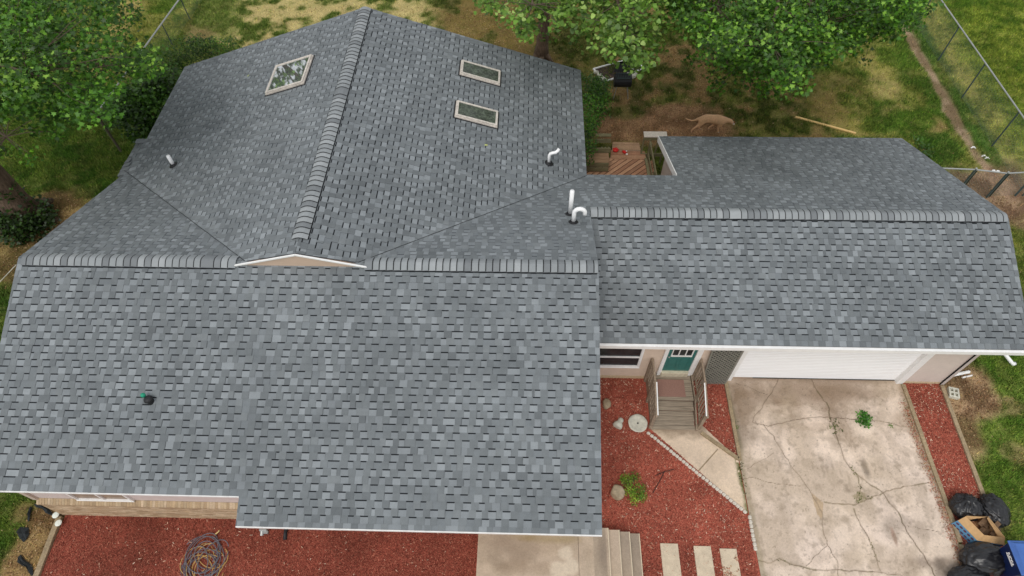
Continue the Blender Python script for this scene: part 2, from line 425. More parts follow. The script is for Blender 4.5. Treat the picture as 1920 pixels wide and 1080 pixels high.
# driveway ---------------------------------------------------------
def crackpts(*q):
    P = [Gxy(*a) for a in q]; out = []
    for a, b in zip(P[:-1], P[1:]):
        L = math.hypot(b[0]-a[0], b[1]-a[1]); n = max(2, int(L/.09))
        for k in range(n):
            t = k/n; j = .0 if k == 0 else .022
            out.append((a[0]+(b[0]-a[0])*t+random.uniform(-j, j), a[1]+(b[1]-a[1])*t+random.uniform(-j, j)))
    out.append(P[-1]); return out
cracks = [(crackpts((1458, 712), (1448, 735), (1430, 760), (1412, 785), (1410, 792), (1440, 800), (1470, 793), (1505, 785), (1550, 783), (1600, 787), (1650, 790), (1707, 804)), .010, 0),
          (crackpts((1430, 796), (1450, 818), (1465, 845), (1480, 870), (1502, 898), (1520, 925), (1540, 960), (1542, 990), (1550, 1022), (1568, 1050), (1572, 1085)), .009, 0),
          (crackpts((1520, 712), (1532, 735), (1552, 762), (1556, 785), (1562, 800), (1575, 838), (1582, 862), (1600, 886), (1625, 905), (1655, 925), (1665, 942), (1684, 962), (1690, 980), (1712, 1015), (1735, 1050), (1755, 1085)), .014, 1),
          (crackpts((1545, 942), (1600, 948), (1620, 940), (1655, 925), (1700, 912), (1740, 905)), .010, 1),
          (crackpts((1600, 955), (1612, 985), (1628, 1010), (1640, 1040), (1652, 1075)), .012, 1),
          (crackpts((1416, 1052), (1445, 1056), (1460, 1048), (1480, 1058), (1500, 1062), (1520, 1068), (1560, 1069), (1620, 1072), (1680, 1078)), .011, 1),
          (crackpts((1550, 1024), (1528, 1042), (1510, 1062)), .006, 0),
          (crackpts((1392, 898), (1412, 896), (1432, 903), (1465, 908), (1500, 912)), .006, 0),
          (crackpts((1690, 985), (1730, 993), (1775, 998)), .005, 0),
          (crackpts((1380, 720), (1402, 725), (1420, 735), (1438, 740)), .006, 0),
          (crackpts((1606, 890), (1612, 920), (1604, 945)), .008, 1),
          (crackpts((1400, 880), (1425, 865), (1450, 850)), .004, 0)]
def concrete_col(x, y, base=(212, 194, 174)):
    n1 = fbm(x, y, 1.6, 31)[..., None]; n2 = fbm(x, y, .35, 35)[..., None]; n3 = fbm(x, y, .08, 41)[..., None]
    n4 = fbm(x, y, .9, 47)[..., None]
    c = (np.array(S(*base))*(1-n4)+np.array(S(base[0]+3, base[1]+3, base[2]+9))*n4)*(.70+.33*n1+.26*n2+.18*n3)
    return c
def drive_color(x, y):
    col = concrete_col(x, y)
    n2 = fbm(x, y, .5, 51); n3 = fbm(x, y, .12, 55)
    def put(w, cc):
        nonlocal col
        w = np.clip(w, 0, 1)[..., None]; col = col*(1-w)+np.array(S(*cc))*w
    # damp stain spreading from the garage door
    jr = [(.16*k_**.5*math.cos(2.4*k_)*.9, .16*k_**.5*math.sin(2.4*k_)*.9) for k_ in range(9)]
    st = sum(inpoly(x+(n2-.5)*.9+jx, y+(n2-.5)*.7+jy, [Gxy(*q) for q in [(1366, 700), (1680, 700), (1668, 722), (1625, 742), (1590, 768), (1600, 800), (1615, 830), (1600, 852), (1575, 838), (1560, 800), (1530, 775), (1470, 770), (1410, 790), (1400, 830), (1390, 850), (1370, 760)]])*1.0 for jx, jy in jr)/9
    put(st*.85*(.35+1.1*n2), (142, 122, 102))
    for (u, v, ru, rv, k, cc) in [(1375, 790, .22, .9, .55, (120, 104, 88)), (1545, 735, .9, .35, .45, (126, 104, 82)), (1400, 815, .5, .3, .35, (118, 104, 88)), (1625, 742, .6, .2, .35, (126, 104, 82)),
                                (1622, 880, .10, .28, .75, (98, 88, 78)), (1590, 922, .2, .1, .5, (112, 100, 90)), (1680, 985, .55, .3, .45, (128, 116, 104)), (1725, 995, .5, .35, .35, (132, 118, 108)),
                                (1540, 875, .4, .3, .3, (138, 124, 108)), (1676, 1008, .05, .25, .5, (140, 92, 70)), (1690, 790, .3, .25, .35, (140, 112, 86)), (1745, 1055, .8, .2, .6, (108, 92, 80)), (1585, 975, .15, .12, .45, (120, 106, 90)),
                                (1520, 800, 1.0, .12, .25, (140, 116, 90)), (1590, 1060, .3, .5, .25, (130, 114, 98)), (1760, 1070, .25, .4, .6, (70, 62, 54))]:
        put(sst(1.3, .3, blob(x, y, u, v, ru, rv)+(n2-.5)*1.5)*k, cc)
    for (u, v) in ((1160, 660), (1175, 672), (1190, 680), (1205, 676), (1150, 668), (1215, 684)):
        put(sst(1.2, .2, blob(x, y, u+400, v+215, .05, .16)+(n3-.5)*1.2)*.35, (128, 112, 96))
    # tyre marks
    for uu in (1450, 1640):
        a, b = Gxy(uu, 780), Gxy(uu+40, 1080)
        put(sst(.22, .05, dpoly(x, y, [a, b]))*.10, (110, 96, 84))
    # sandy fill
    put(inpoly(x+(n3-.5)*.05, y, [Gxy(*q) for q in [(1519, 924), (1544, 944), (1540, 976), (1530, 962)]])*.55, (176, 142, 92))
    # edges: leaf dust and moss
    put(sst(.22, .0, 10.5-x+(n2-.5)*.25)*.6, (132, 106, 80)); put(sst(.10, .0, x-5.68+(n2-.5)*.1)*.5, (110, 104, 70))
    put(sst(.16, .0, 8.3-y+(n2-.5)*.1)*.6, (120, 98, 76))
    d = [(dpoly(x, y, p), w, g) for p, w, g in cracks]
    for D, w, gflag in d:
        if gflag: put(sst(.055, .005, D+(n2-.46)*.20)*.65*(n2 > .50), (104, 112, 60))
        put(sst(w*2.4, w*.6, D)*.28, (120, 100, 76))
        put(sst(w*.75+.003, w*.25, D)*(.45+.5*sst(.35, .55, n2)), (84, 70, 56))
    # mossy patch between the cracks
    put(sst(1.1, .6, blob(x, y, 1612, 932, .20, .12)+(n3-.5)*1.6)*.7, (118, 112, 70))
    # dark pinholes
    put((fbm(x, y, .05, 71, 2) > .83)*.45, (96, 84, 70)); put(sst(.46, .70, fbm(x, y, .9, 73))*.42, (164, 146, 122)); put(sst(.52, .68, fbm(x, y, .3, 75))*.26, (140, 124, 104)); put(sst(.60, .74, fbm(x, y, .12, 79))*.30, (120, 106, 90))
    return col
dp = [(5.66, WALLY-.02), (10.50, WALLY-.02), (10.50, -6), (5.60, -6)]
dr = grid('driveway', np.arange(5.60, 10.52, .018), np.concatenate([np.array([-6, -4, -2, 0, 1.5]), np.arange(2.4, 8.36, .018)]),
          lambda X, Y: .030+(fbm(X, Y, 1.2, 61)-.5)*.01, drive_color, M['concrete'])
tag(dr, kind='structure')
wk = [Gxy(*q) for q in [(1214, 800), (1318, 800), (1388, 866), (1393, 880), (1404, 966), (1398, 962)]]
wk[4] = (5.597, 4.50); wk[3] = (5.597, 5.8)
def walk_color(x, y):
    col = concrete_col(x, y, (206, 186, 160))
    j = [Gxy(1345, 843), Gxy(1308, 885)]
    w = sst(.02, .006, dpoly(x, y, j))[..., None]*.8; col = col*(1-w)+np.array(S(110, 92, 60))*w
    n2 = fbm(x, y, .3, 77)
    w = (sst(.16, .02, 5.6-x+(n2-.5)*.3)*.9*(n2 > .35)*(y < 6.0))[..., None]; col = col*(1-w)+np.array(S(96, 100, 52))*w
    w = (sst(.3, .0, dpoly(x, y, [Gxy(1216, 806), Gxy(1310, 806)])+(n2-.5)*.4)*.6)[..., None]; col = col*(1-w)+np.array(S(96, 78, 58))*w
    return col
w_ = grid('walkway', np.arange(3.1, 5.60, .02), np.arange(4.3, 7.0, .02), lambda X, Y: .026+X*0, walk_color, M['concrete'], lambda x, y: inpoly(x, y, wk))
tag(w_, kind='structure')
# mulch beds
def mulch_color(x, y):
    n1 = fbm(x, y, 1.0, 81)[..., None]; n2 = fbm(x, y, .09, 85, 3)[..., None]; n3 = fbm(x, y, .3, 88)[..., None]
    c = np.array(S(170, 92, 74))*(.40+.70*n1+.45*n2+.1*n3)
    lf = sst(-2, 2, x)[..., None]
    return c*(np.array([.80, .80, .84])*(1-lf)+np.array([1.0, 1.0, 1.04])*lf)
MULZ = lambda X, Y: .018+(fbm(X, Y, .12, 91, 3)-.5)*.02
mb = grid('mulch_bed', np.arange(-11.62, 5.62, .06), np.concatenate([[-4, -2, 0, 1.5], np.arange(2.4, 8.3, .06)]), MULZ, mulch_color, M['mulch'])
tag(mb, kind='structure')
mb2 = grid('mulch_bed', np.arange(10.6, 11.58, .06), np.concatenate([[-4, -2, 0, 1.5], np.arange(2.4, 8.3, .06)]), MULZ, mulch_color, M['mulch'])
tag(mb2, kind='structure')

# ------------------------------------------------------------------ house
house = empty('house', (-2, 10, 0))
tag(house, 'long single storey house with grey shingled cross-gabled roof, attached garage and tan siding', 'house')

def clip_poly(P, C):
    """clip polygon P against convex CCW polygon C (2D)"""
    out = P
    n = len(C)
    for i in range(n):
        ax, ay = C[i]; bx, by = C[(i+1) % n]
        inp = out; out = []
        if not inp: return []
        side = lambda p: (bx-ax)*(p[1]-ay)-(by-ay)*(p[0]-ax)
        for k in range(len(inp)):
            p = inp[k]; q = inp[(k+1) % len(inp)]
            sp, sq = side(p), side(q)
            if sp >= 0: out.append(p)
            if (sp >= 0) != (sq >= 0):
                t = sp/(sp-sq); out.append((p[0]+(q[0]-p[0])*t, p[1]+(q[1]-p[1])*t))
    return out
def ccw(P):
    a = sum(P[i][0]*P[(i+1) % len(P)][1]-P[(i+1) % len(P)][0]*P[i][1] for i in range(len(P)))
    return P if a > 0 else P[::-1]
DARKC = np.array([.018, .020, .023])
def shingle_color():
    r = random.random()
    if r < .22: b = np.array([.146, .160, .168])
    elif r < .85: b = np.array([.168, .184, .192])
    else: b = np.array([.192, .209, .217])
    return b*random.uniform(.95, 1.05)
def light_color():
    r = random.random()
    b = np.array([.252, .274, .288]) if r < .28 else np.array([.215, .235, .248]) if r < .72 else np.array([.178, .196, .207])
    return b*random.uniform(.93, 1.06)
def shingles(name, polys, fn, du, phase, seed, label=None, E_=.152):
    """polys: convex lists of (u,t); fn(u,t,h) -> world point, t runs down-slope from the ridge"""
    random.seed(seed)
    polys = [ccw(P) for P in polys]
    V = []; Fc = []; C = []
    def emit(pts, col):
        k = len(V); V.extend(pts); Fc.append(tuple(range(k, k+len(pts)))); C.append(col)
    t0 = min(p[1] for P in polys for p in P); t1 = max(p[1] for P in polys for p in P)
    u0 = min(p[0] for P in polys for p in P); u1 = max(p[0] for P in polys for p in P)
    k = -2
    while True:
        a = phase+k*E_; b = a+E_; k += 1
        if b <= t0: continue
        if a >= t1: break
        u = u0-random.random()*.3; tooth = random.random() < .5
        nxt_join = u+random.uniform(.3, 1.0)
        while u < u1:
            wdt = random.choice((.12, .14, .15, .165)) if tooth else random.choice((.125, .155, .165, .17))
            if random.random() < .07: wdt *= random.choice((1.6, .45))
            v = u+wdt
            h1 = .013 if tooth else .0075
            hh = lambda t: (h1-.0065)*1.0*(1 if tooth else 0)+.0065*(t-a)/E_ if tooth else .0065*(t-a)/E_
            col = shingle_color() if tooth else light_color()
            quad = [(u, a), (v, a), (v, b), (u, b)]
            for P in polys:
                xs = [p[0] for p in P]; ts = [p[1] for p in P]
                if v < min(xs) or u > max(xs) or b < min(ts) or a > max(ts): continue
                cl = clip_poly(quad, P)
                if len(cl) < 3: continue
                full = len(cl) == 4 and all(min(abs(c[0]-q[0])+abs(c[1]-q[1]) for q in quad) < 1e-6 for c in cl)
                emit([fn(x, t, hh(t)) for x, t in cl], col)
                if full:
                    hb = hh(b); ha = hh(a)
                    # butt edge
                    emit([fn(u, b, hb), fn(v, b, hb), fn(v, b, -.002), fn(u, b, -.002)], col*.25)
                    if tooth:
                        for q in (u, v):
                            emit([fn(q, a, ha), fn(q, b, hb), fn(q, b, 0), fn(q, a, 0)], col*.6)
                    elif random.random() < .93:
                        s_ = .005; w2 = .027
                        emit([fn(u+.002, a+.001, hh(a)+.0012), fn(v-.002, a+.001, hh(a)+.0012), fn(v-.002-s_, a+w2, hh(a+w2)+.0012), fn(u+.002+s_, a+w2, hh(a+w2)+.0012)], DARKC)
                    if v > nxt_join:
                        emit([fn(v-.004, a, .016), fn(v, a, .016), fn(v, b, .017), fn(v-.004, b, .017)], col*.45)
            if v > nxt_join: nxt_join = v+random.uniform(.85, 1.1)
            u = v; tooth = not tooth
    # sheathing under the shingles
    for P in polys:
        top = [fn(x, t, -.006) for x, t in P]; bot = [fn(x, t, -.03) for x, t in P]; n = len(P)
        emit(top, np.array([.10, .105, .11])); emit(bot[::-1], np.array(S(190, 185, 178)))
        for i in range(n):
            j = (i+1) % n; emit([top[i], top[j], bot[j], bot[i]], np.array([.13, .14, .15]))
    o = mesh(name, V, Fc, M['shingle'], house, fcol=C)
    if label: o['label'] = label
    return o
def plane_fn(org, du, ds):
    org = np.array(org, float); du = np.array(du, float); ds = np.array(ds, float)
    n = np.cross(du, ds); n = n/np.linalg.norm(n)
    if n[2] < 0: n = -n
    return lambda u, t, h: tuple(org+du*u+ds*t+n*h)
cf = 1/math.hypot(1, M1); cr = 1/math.hypot(1, M2); cg = 1/math.hypot(1, MG); cw = 1/math.hypot(1, MW)
fn_f = plane_fn((0, YR, ZR), (1, 0, 0), (0, -cf, -M1*cf))
fn_r = plane_fn((0, YR, ZR), (1, 0, 0), (0, cr, -M2*cr))
fn_g = plane_fn((0, YG, ZG), (1, 0, 0), (0, -cg, -MG*cg))
fn_wr = plane_fn((XW, 0, ZW), (0, 1, 0), (cw, 0, -MW*cw))
fn_wl = plane_fn((XW, 0, ZW), (0, 1, 0), (-cw, 0, -MW*cw))
tF = lambda y: (YR-y)/cf
tR = lambda y: (y-YR)/cr
tG = lambda y: (YG-y)/cg
tW = lambda x: abs(x-XW)/cw
dxr = (ZW-ZR)/MW
shingles('roof', [[(XB, 0), (XS, 0), (XS, tF(YE1)), (XB, tF(YE1))], [(XS, 0), (XA, 0), (XA, tF(YE2)), (XS, tF(YE2))]], fn_f, None, .283, 1, 'broad front roof slope of grey shingles facing the driveway')
yv = lambda x: YR+(ZR-zw(x))/M2     # valley y at x
shingles('roof', [[(XB, 0), (XW-dxr, 0), (-11.66, tR(yv(-11.66)))]], fn_r, None, .2, 2)
shingles('roof', [[(XW+dxr, 0), (XA, 0), (XA, tR(yv(XA)))],
                  [(XA, tR(YG)), (XD, tR(YG)), (XD, tR(YE)), (1.62, tR(YE)), (XA, tR(yv(XA)))],
                  [(XD, tR(YG)), (XC, tR(YG)), (XC, tR(YF)), (XD, tR(YF))]], fn_r, None, .2, 3)
shingles('roof', [[(XA+.02, 0), (XC, 0), (XC, tG(YGE)), (XA+.02, tG(YGE))]], fn_g, None, .354, 4, 'front roof slope over the garage, grey shingles')
shingles('roof', [[(YGB, 0), (YW, 0), (YW, tW(XR)), (yv(XR), tW(XR)), (YR, tW(XW+dxr))]], fn_wr, None, .21, 5)
shingles('roof', [[(YGB, 0), (YW, 0), (YW, tW(XL)), (yv(XL), tW(XL)), (YR, tW(XW-dxr))],
                  [(12.80, tW(XL)), (14.18, tW(XL)), (14.20, tW(-11.90)), (12.72, tW(-11.93))]], fn_wl, None, .21, 6)
# valley lines
for (xa, ya, xb, yb) in ((XW+dxr, YR, XR, yv(XR)), (XW-dxr, YR, -11.75, yv(-11.75))):
    vb = MB(); n = 40; prev = None
    for i in range(n+1):
        t = i/n; x = xa+(xb-xa)*t; y = ya+(yb-ya)*t+random.uniform(-.008, .008)
        p = (x, y, zr(y)+.016)
        if prev: vb.beam(prev, p, .008, .006)
        prev = p
    vb.build('valley_line', M['dark'], house)

# ridge caps
def ridge(name, a, b, dl, dr, seed, wl=.185, wr=.185, pitch=.158):
    """a->b along the ridge; dl, dr unit down-slope directions either side"""
    random.seed(seed)
    a = np.array(a, float); b = np.array(b, float); L = np.linalg.norm(b-a); d = (b-a)/L
    dl = np.array(dl, float); dr = np.array(dr, float); up = np.array([0, 0, 1.0])
    V = []; Fc = []; C = []
    def emit(p, c): k = len(V); V.extend(map(tuple, p)); Fc.append(tuple(range(k, k+len(p)))); C.append(c)
    def sect(s, h, k=1.0):
        c = a+d*s
        off = [dl*wl*k+up*(.002+h), dl*wl*k*.75+up*(.012+h), dl*wl*.38*k+up*(.022+h), up*(.012+h), dr*wr*.38*k+up*(.022+h), dr*wr*k*.75+up*(.012+h), dr*wr*k+up*(.002+h)]
        return [c+o for o in off]
    # vent strip, made black and wider than the caps to draw their shadow
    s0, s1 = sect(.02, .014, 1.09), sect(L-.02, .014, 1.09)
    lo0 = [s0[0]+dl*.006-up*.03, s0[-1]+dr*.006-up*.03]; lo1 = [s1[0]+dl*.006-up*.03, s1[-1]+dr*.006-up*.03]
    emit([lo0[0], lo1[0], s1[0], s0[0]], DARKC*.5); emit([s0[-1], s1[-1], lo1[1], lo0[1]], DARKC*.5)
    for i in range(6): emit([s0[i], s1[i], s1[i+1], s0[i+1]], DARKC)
    s = 0.0; flip = 0
    while s < L-.05:
        w = pitch*random.choice((1, 1, 1, 1, 1.05, .95, 1.9 if random.random() < .15 else 1))
        e = min(s+w+.012, L)
        r = random.random()
        col = (np.array([.21, .225, .235]) if r < .25 else np.array([.285, .305, .315]) if r < .8 else np.array([.34, .36, .37]))*random.uniform(.92, 1.06)
        s0 = sect(s, .030); s1 = sect(e, .041+random.uniform(-.002, .003))
        for i in range(6): emit([s0[i], s1[i], s1[i+1], s0[i+1]], col)
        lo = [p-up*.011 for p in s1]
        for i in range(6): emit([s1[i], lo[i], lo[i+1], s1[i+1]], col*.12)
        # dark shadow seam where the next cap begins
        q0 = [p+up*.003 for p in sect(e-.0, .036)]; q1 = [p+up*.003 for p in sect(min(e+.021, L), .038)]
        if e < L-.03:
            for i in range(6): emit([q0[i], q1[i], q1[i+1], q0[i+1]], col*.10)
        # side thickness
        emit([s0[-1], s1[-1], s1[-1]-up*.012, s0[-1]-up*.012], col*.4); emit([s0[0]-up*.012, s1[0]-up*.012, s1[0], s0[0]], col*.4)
        s += w
    return mesh(name, V, Fc, M['cap'], house, fcol=C)
df = (0, -cf, -M1*cf); dr_ = (0, cr, -M2*cr); dg = (0, -cg, -MG*cg); dwr = (cw, 0, -MW*cw); dwl = (-cw, 0, -MW*cw)
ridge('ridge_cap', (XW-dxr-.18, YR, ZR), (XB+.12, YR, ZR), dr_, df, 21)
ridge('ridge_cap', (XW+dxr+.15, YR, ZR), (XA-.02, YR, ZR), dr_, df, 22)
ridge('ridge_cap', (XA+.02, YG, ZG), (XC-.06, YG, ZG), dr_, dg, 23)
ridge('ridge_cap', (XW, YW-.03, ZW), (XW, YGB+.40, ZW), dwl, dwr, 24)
# small caps on the little return by the left eave
M['ret'] = plain('eave_return_shingle', (.17, .185, .195), .9, 200, .2, .4)
for i in range(4):
    rc = MB(); y = 12.78+.17*i; rc.beam((-11.55-.05*i, y, zw(-11.6)+.02), (-11.93, y+.05, zw(-11.93)+.012), .15, .012); rc.build('eave_cap', M['ret'], house)
for i in range(3):
    rc = MB(); rc.beam((-11.58-.1*i, 14.0, zw(-11.6)+.03), (-11.62-.1*i, 14.22, zw(-11.7)+.02), .1, .012); rc.build('eave_cap', M['ret'], house)

# fascia / drip edges
fb = MB()
fb.box(XB, XS, YE1-.025, YE1-.003, zf(YE1)-.05, zf(YE1)-.004)
fb.box(XS, XA, YE2-.025, YE2-.003, zf(YE2)-.06, zf(YE2)-.004)
fb.box(XA+.02, XC, YGE-.075, YGE-.003, ZGE-.14, ZGE-.012)
fb.beam((XD-.014, YE+.02, zr(YE)-.10), (XD-.014, YF, zr(YF)-.10), .028, .20)
fb.box(XD, XC, YF-.05, YF-.025, zr(YF)-.15, zr(YF)-.03)
fb.box(XA, XD, YE-.05, YE-.025, zr(YE)-.15, zr(YE)-.03)
fb.beam((XC-.03, YG, ZG-.10), (XC-.03, YGE, ZGE-.10), .024, .13)
fb.beam((XC-.03, YG, ZG-.10), (XC-.03, YF, zr(YF)-.07), .024, .13)
fb.beam((XA-.03, YR, ZR-.10), (XA-.03, YE2, zf(YE2)-.10), .020, .12)
fb.beam((XA-.03, YR, ZR-.10), (XA-.03, YG, ZG-.07), .020, .12)
fb.beam((XB+.04, YR, ZR-.10), (XB+.04, YE1, zf(YE1)-.10), .020, .12)
fb.beam((XB+.04, YR, ZR-.10), (-11.60, 12.7, zr(12.7)-.10), .020, .12)

fb.box(XR-.05, XR-.025, YE, YW, zw(XR)-.14, zw(XR)-.03)
fb.box(XL+.025, XL+.05, 14.2, YW, zw(XL)-.14, zw(XL)-.03)
for s_ in (1, -1):
    xe = XR if s_ > 0 else XL
    fb.beam((XW, YW-.03, ZW-.10), (xe, YW-.03, zw(xe)-.10), .020, .12)
fb.build('fascia', M['white'], house)
# soffits
sb = MB()
sb.box(XB+.02, XS, YE1, 4.3, zf(YE1)-.05, zf(YE1)-.035); sb.box(XS, XA-.02, YE2, 4.3, zf(YE2)-.06, zf(YE2)-.045)
sb.box(XA, XC-.02, YGE, WALLY+.1, ZGE-.14, ZGE-.12)
sb.build('soffit', M['soffit'], house)
# small gable end poking above the main ridge
gx = dxr+.10
mesh('gable_panel', [(XW-gx, YGB-.01, zf(YGB)+.01), (XW+gx, YGB-.01, zf(YGB)+.01), (XW, YGB-.01, ZW-.01), (XW-gx, YGB+.06, zf(YGB)-.02), (XW+gx, YGB+.06, zf(YGB)-.02), (XW, YGB+.06, ZW-.02)],
     [(0, 1, 2), (3, 5, 4), (0, 3, 4, 1)], plain('gable_siding', S(205, 180, 160), .6, 3, .06, .1, stretch=(1, 1, 20)), house)
gt = MB()
for s_ in (1, -1):
    gt.beam((XW, YGB-.03, ZW-.025), (XW+s_*(gx+.1), YGB-.03, zf(YGB)+.018), .035, .035)
gt.build('gable_trim', M['white'], house)

# walls
def prism(poly, z0, z1, mb_):
    n = len(poly); V = [(x, y, z0) for x, y in poly]+[(x, y, z1) for x, y in poly]
    mb_.add(V, [tuple(range(n-1, -1, -1)), tuple(range(n, 2*n))]+[(i, (i+1) % n, n+(i+1) % n, n+i) for i in range(n)])
core = MB()
prism([(-11.1, 4.30), (1.25, 4.30), (1.25, 8.3), (1.25, 12.6), (-11.1, 12.6)], -.1, 2.95, core)
prism([(-11.2, 12.5), (1.3, 12.5), (1.3, 17.4), (-11.2, 17.4)], -.1, 3.0, core)
prism([(1.2, WALLY+.16), (11.60, WALLY+.16), (11.60, 12.6), (1.2, 12.6)], -.1, 2.55, core)
prism([(4.45, 12.5), (11.60, 12.5), (11.60, 15.5), (4.45, 15.5)], -.1, 2.05, core)
core.build('wall', M['siding'], house)
# gable infill walls
def gable(x, prof):
    n = len(prof); V = [(x-.05, y, z) for y, z in prof]+[(x+.05, y, z) for y, z in prof]
    return V, [tuple(range(n)), tuple(range(2*n-1, n-1, -1))]+[(i, n+i, n+(i+1) % n, (i+1) % n) for i in range(n)]
for (x, prof) in ((1.28, [(4.3, 2.9), (12.4, 2.9), (12.4, zr(12.4)-.06), (YR, ZR-.06), (4.3, zf(4.3)-.06)]),
                  (-11.05, [(4.3, 2.9), (12.4, 2.9), (12.4, zr(12.4)-.06), (YR, ZR-.06), (4.3, zf(4.3)-.06)]),
                  (11.62, [(WALLY+.1, 2.0), (15.4, 2.0), (15.4, zr(15.4)-.06), (YG, ZG-.06), (WALLY+.1, zg(WALLY+.1)-.06)]),
                  (4.50, [(12.6, 2.0), (15.4, 2.0), (15.4, zr(15.4)-.06), (12.6, zr(12.6)-.06)])):
    V, Fc = gable(x, prof); mesh('wall', V, Fc, M['siding'], house)
V = [(XL+.4, 17.35, 2.9), (XR-.4, 17.35, 2.9), (XR-.4, 17.35, zw(XR-.4)-.05), (XW, 17.35, ZW-.05), (XL+.4, 17.35, zw(XL+.4)-.05)]
V += [(x, 17.45, z) for x, _, z in V]
mesh('wall', V, [(0, 1, 2, 3, 4), (9, 8, 7, 6, 5)]+[(i, 5+i, 5+(i+1) % 5, (i+1) % 5) for i in range(5)], M['siding'], house)
def laps(mb_, x0, x1, y, z0, z1, e=.105):
    """lap siding facing -y, as real slanted boards"""
    z = z0
    while z < z1:
        t = min(z+e, z1)
        mb_.add([(x0, y-.016, z), (x1, y-.016, z), (x1, y-.002, t), (x0, y-.002, t), (x0, y, z), (x1, y, z)],
                [(0, 1, 2, 3), (4, 5, 1, 0)])
        z = t
lp = MB(); laps(lp, 10.57, 11.60, WALLY+.02, .14, 2.75); lp.box(10.57, 11.6, WALLY+.021, WALLY+.16, .05, 2.75)
lp.build('siding', M['siding'], house)['label'] = 'greige lap siding between the garage door and the right corner'
lp = MB()
laps(lp, 1.3, 5.62, WALLY+.02, .18, 2.75); lp.box(1.3, 5.62, WALLY+.021, WALLY+.16, 0, 2.75); 
lp.build('siding', M['siding_pink'], house)['label'] = 'warm beige lap siding round the front door'
M['block'] = plain('painted_block', S(206, 186, 152), .85, 20, .15, .3)
for fx0, fx1, fz in ((1.3, 5.62, .17), (10.57, 11.6, .13)):
    lp = MB(); lp.box(fx0, fx1, WALLY+.0, WALLY+.02, -.02, fz); lp.build('foundation', M['block'], house)
# front-left wall: siding over a projecting brick wainscot
BRX0, BRX1, BRY, BRT = -11.69, XS+.4, 4.06, 1.02
lp = MB(); laps(lp, -11.68, BRX1, 4.20, 1.10, 3.2, .13); lp.box(-11.68, BRX1, 4.201, 4.32, 0, 3.2)
lp.build('siding', plain('greige_siding_left', S(204, 190, 186), .6, 5, .05, .05), house)
V = []; Fc = []; C = []
def emitb(x0, x1, ya, za, yb, zb, col, out=.006):
    k = len(V); V.extend([(x0, ya, za), (x1, ya, za), (x1, yb, zb), (x0, yb, zb)]); Fc.append((k, k+1, k+2, k+3)); C.append(col)
random.seed(5)
mort = np.array(S(190, 168, 138)); 
emitb(BRX0, BRX1, BRY+.02, -.02, BRY+.02, BRT, mort); emitb(BRX0-.03, BRX1, BRY+.010, BRT+.0, 4.185, BRT+.07, mort)
k = len(V); V.extend([(BRX0, BRY+.02, -.02), (BRX0, BRY+.02, BRT), (BRX0, 4.3, BRT+.1), (BRX0, 4.3, -.02)]); Fc.append((0+k, 1+k, 2+k, 3+k)); C.append(mort)
z = 0.0; r = 0
while z < BRT-.03:
    x = BRX0-(.10 if r % 2 else 0)
    while x < BRX1:
        xx0 = max(x, BRX0); xx1 = min(x+.197, BRX1)
        b = np.array(S(*random.choice([(192, 168, 136), (200, 176, 146), (182, 156, 124), (206, 184, 154), (178, 152, 122)])))*random.uniform(.9, 1.08)
        if xx1 > xx0: emitb(xx0, xx1, BRY+.012, z, BRY+.012, z+.058, b); emitb(xx0, xx1, BRY+.012, z+.058, BRY+.02, z+.058, b*.8)
        x += .205
    z += .068; r += 1
x = BRX0-.03
while x < BRX1-.01:
    b = np.array(S(*random.choice([(190, 168, 138), (184, 160, 128), (198, 176, 148), (176, 152, 122)])))*random.uniform(.9, 1.08)
    xx = min(x+.060, BRX1)
    emitb(x, xx, BRY-.006, BRT+.002, 4.18, BRT+.078, b); emitb(x, xx, BRY-.006, BRT-.06, BRY-.006, BRT+.002, b)
    x += .069
o = mesh('brick_wainscot', V, Fc, M['brick'], house, fcol=C)
# corner trims
ct = MB()
ct.box(-11.80, -11.68, 4.14, 4.32, 1.08, 3.2); ct.build('corner_trim', plain('corner_board', S(200, 184, 170), .6, 5, .05, 0), house)
ct = MB(); ct.box(11.60, 11.70, WALLY-.03, WALLY+.16, .02, 2.8); ct.build('corner_trim', plain('corner_board_right', S(198, 186, 180), .6, 5, .05, 0), house)
ct = MB(); ct.box(11.585, 11.6, WALLY-.035, WALLY, .02, 2.8); ct.box(11.70, 11.74, WALLY+.02, WALLY+.3, .02, 2.8); ct.build('trim_shadow_gap', M['dark'], house)
ct = MB(); ct.box(11.78, 11.86, WALLY+.15, WALLY+.25, .35, 2.8, bev=.01); ct.box(11.93, 12.0, WALLY+.2, WALLY+.28, .5, 2.8, bev=.01)
ct.build('downspout', plain('beige_downspout', S(192, 184, 162), .5, 6, .08, 0), house)
# left window
def window(x0, x1, z0, z1, y, panes, parent=house, fr=.07, horiz=False, pane_mat=None):
    m = MB()
    m.box(x0, x1, y-.05, y-.002, z0, z0+fr); m.box(x0, x1, y-.05, y-.002, z1-fr, z1)
    m.box(x0, x0+fr, y-.05, y-.002, z0+fr, z1-fr); m.box(x1-fr, x1, y-.05, y-.002, z0+fr, z1-fr)
    if horiz:
        zm = horiz; m.box(x0+fr, x1-fr, y-.045, y-.002, zm-.02, zm+.02)
    else:
        for i in range(1, panes):
            xm = x0+(x1-x0)*i/panes; m.box(xm-fr*.5, xm+fr*.5, y-.045, y-.002, z0+fr, z1-fr)
    w = m.build('window', M['white'], parent)
    m = MB(); m.box(x0+fr, x1-fr, y-.012, y-.001, z0+fr, z1-fr); m.build('pane', pane_mat or M['glassd'], w)
    m = MB(); m.box(x0-.01, x1+.01, y-.062, y-.051, z0-.01, z0+.015); m.build('sill', M['white'], w)
    return w
M['blind'] = plain('drawn_blind', S(150, 130, 112), .3, 4, .2, 0)
w1 = window(-10.70, -9.32, 1.11, 2.6, 4.195, 2, fr=.045, pane_mat=M['blind'])
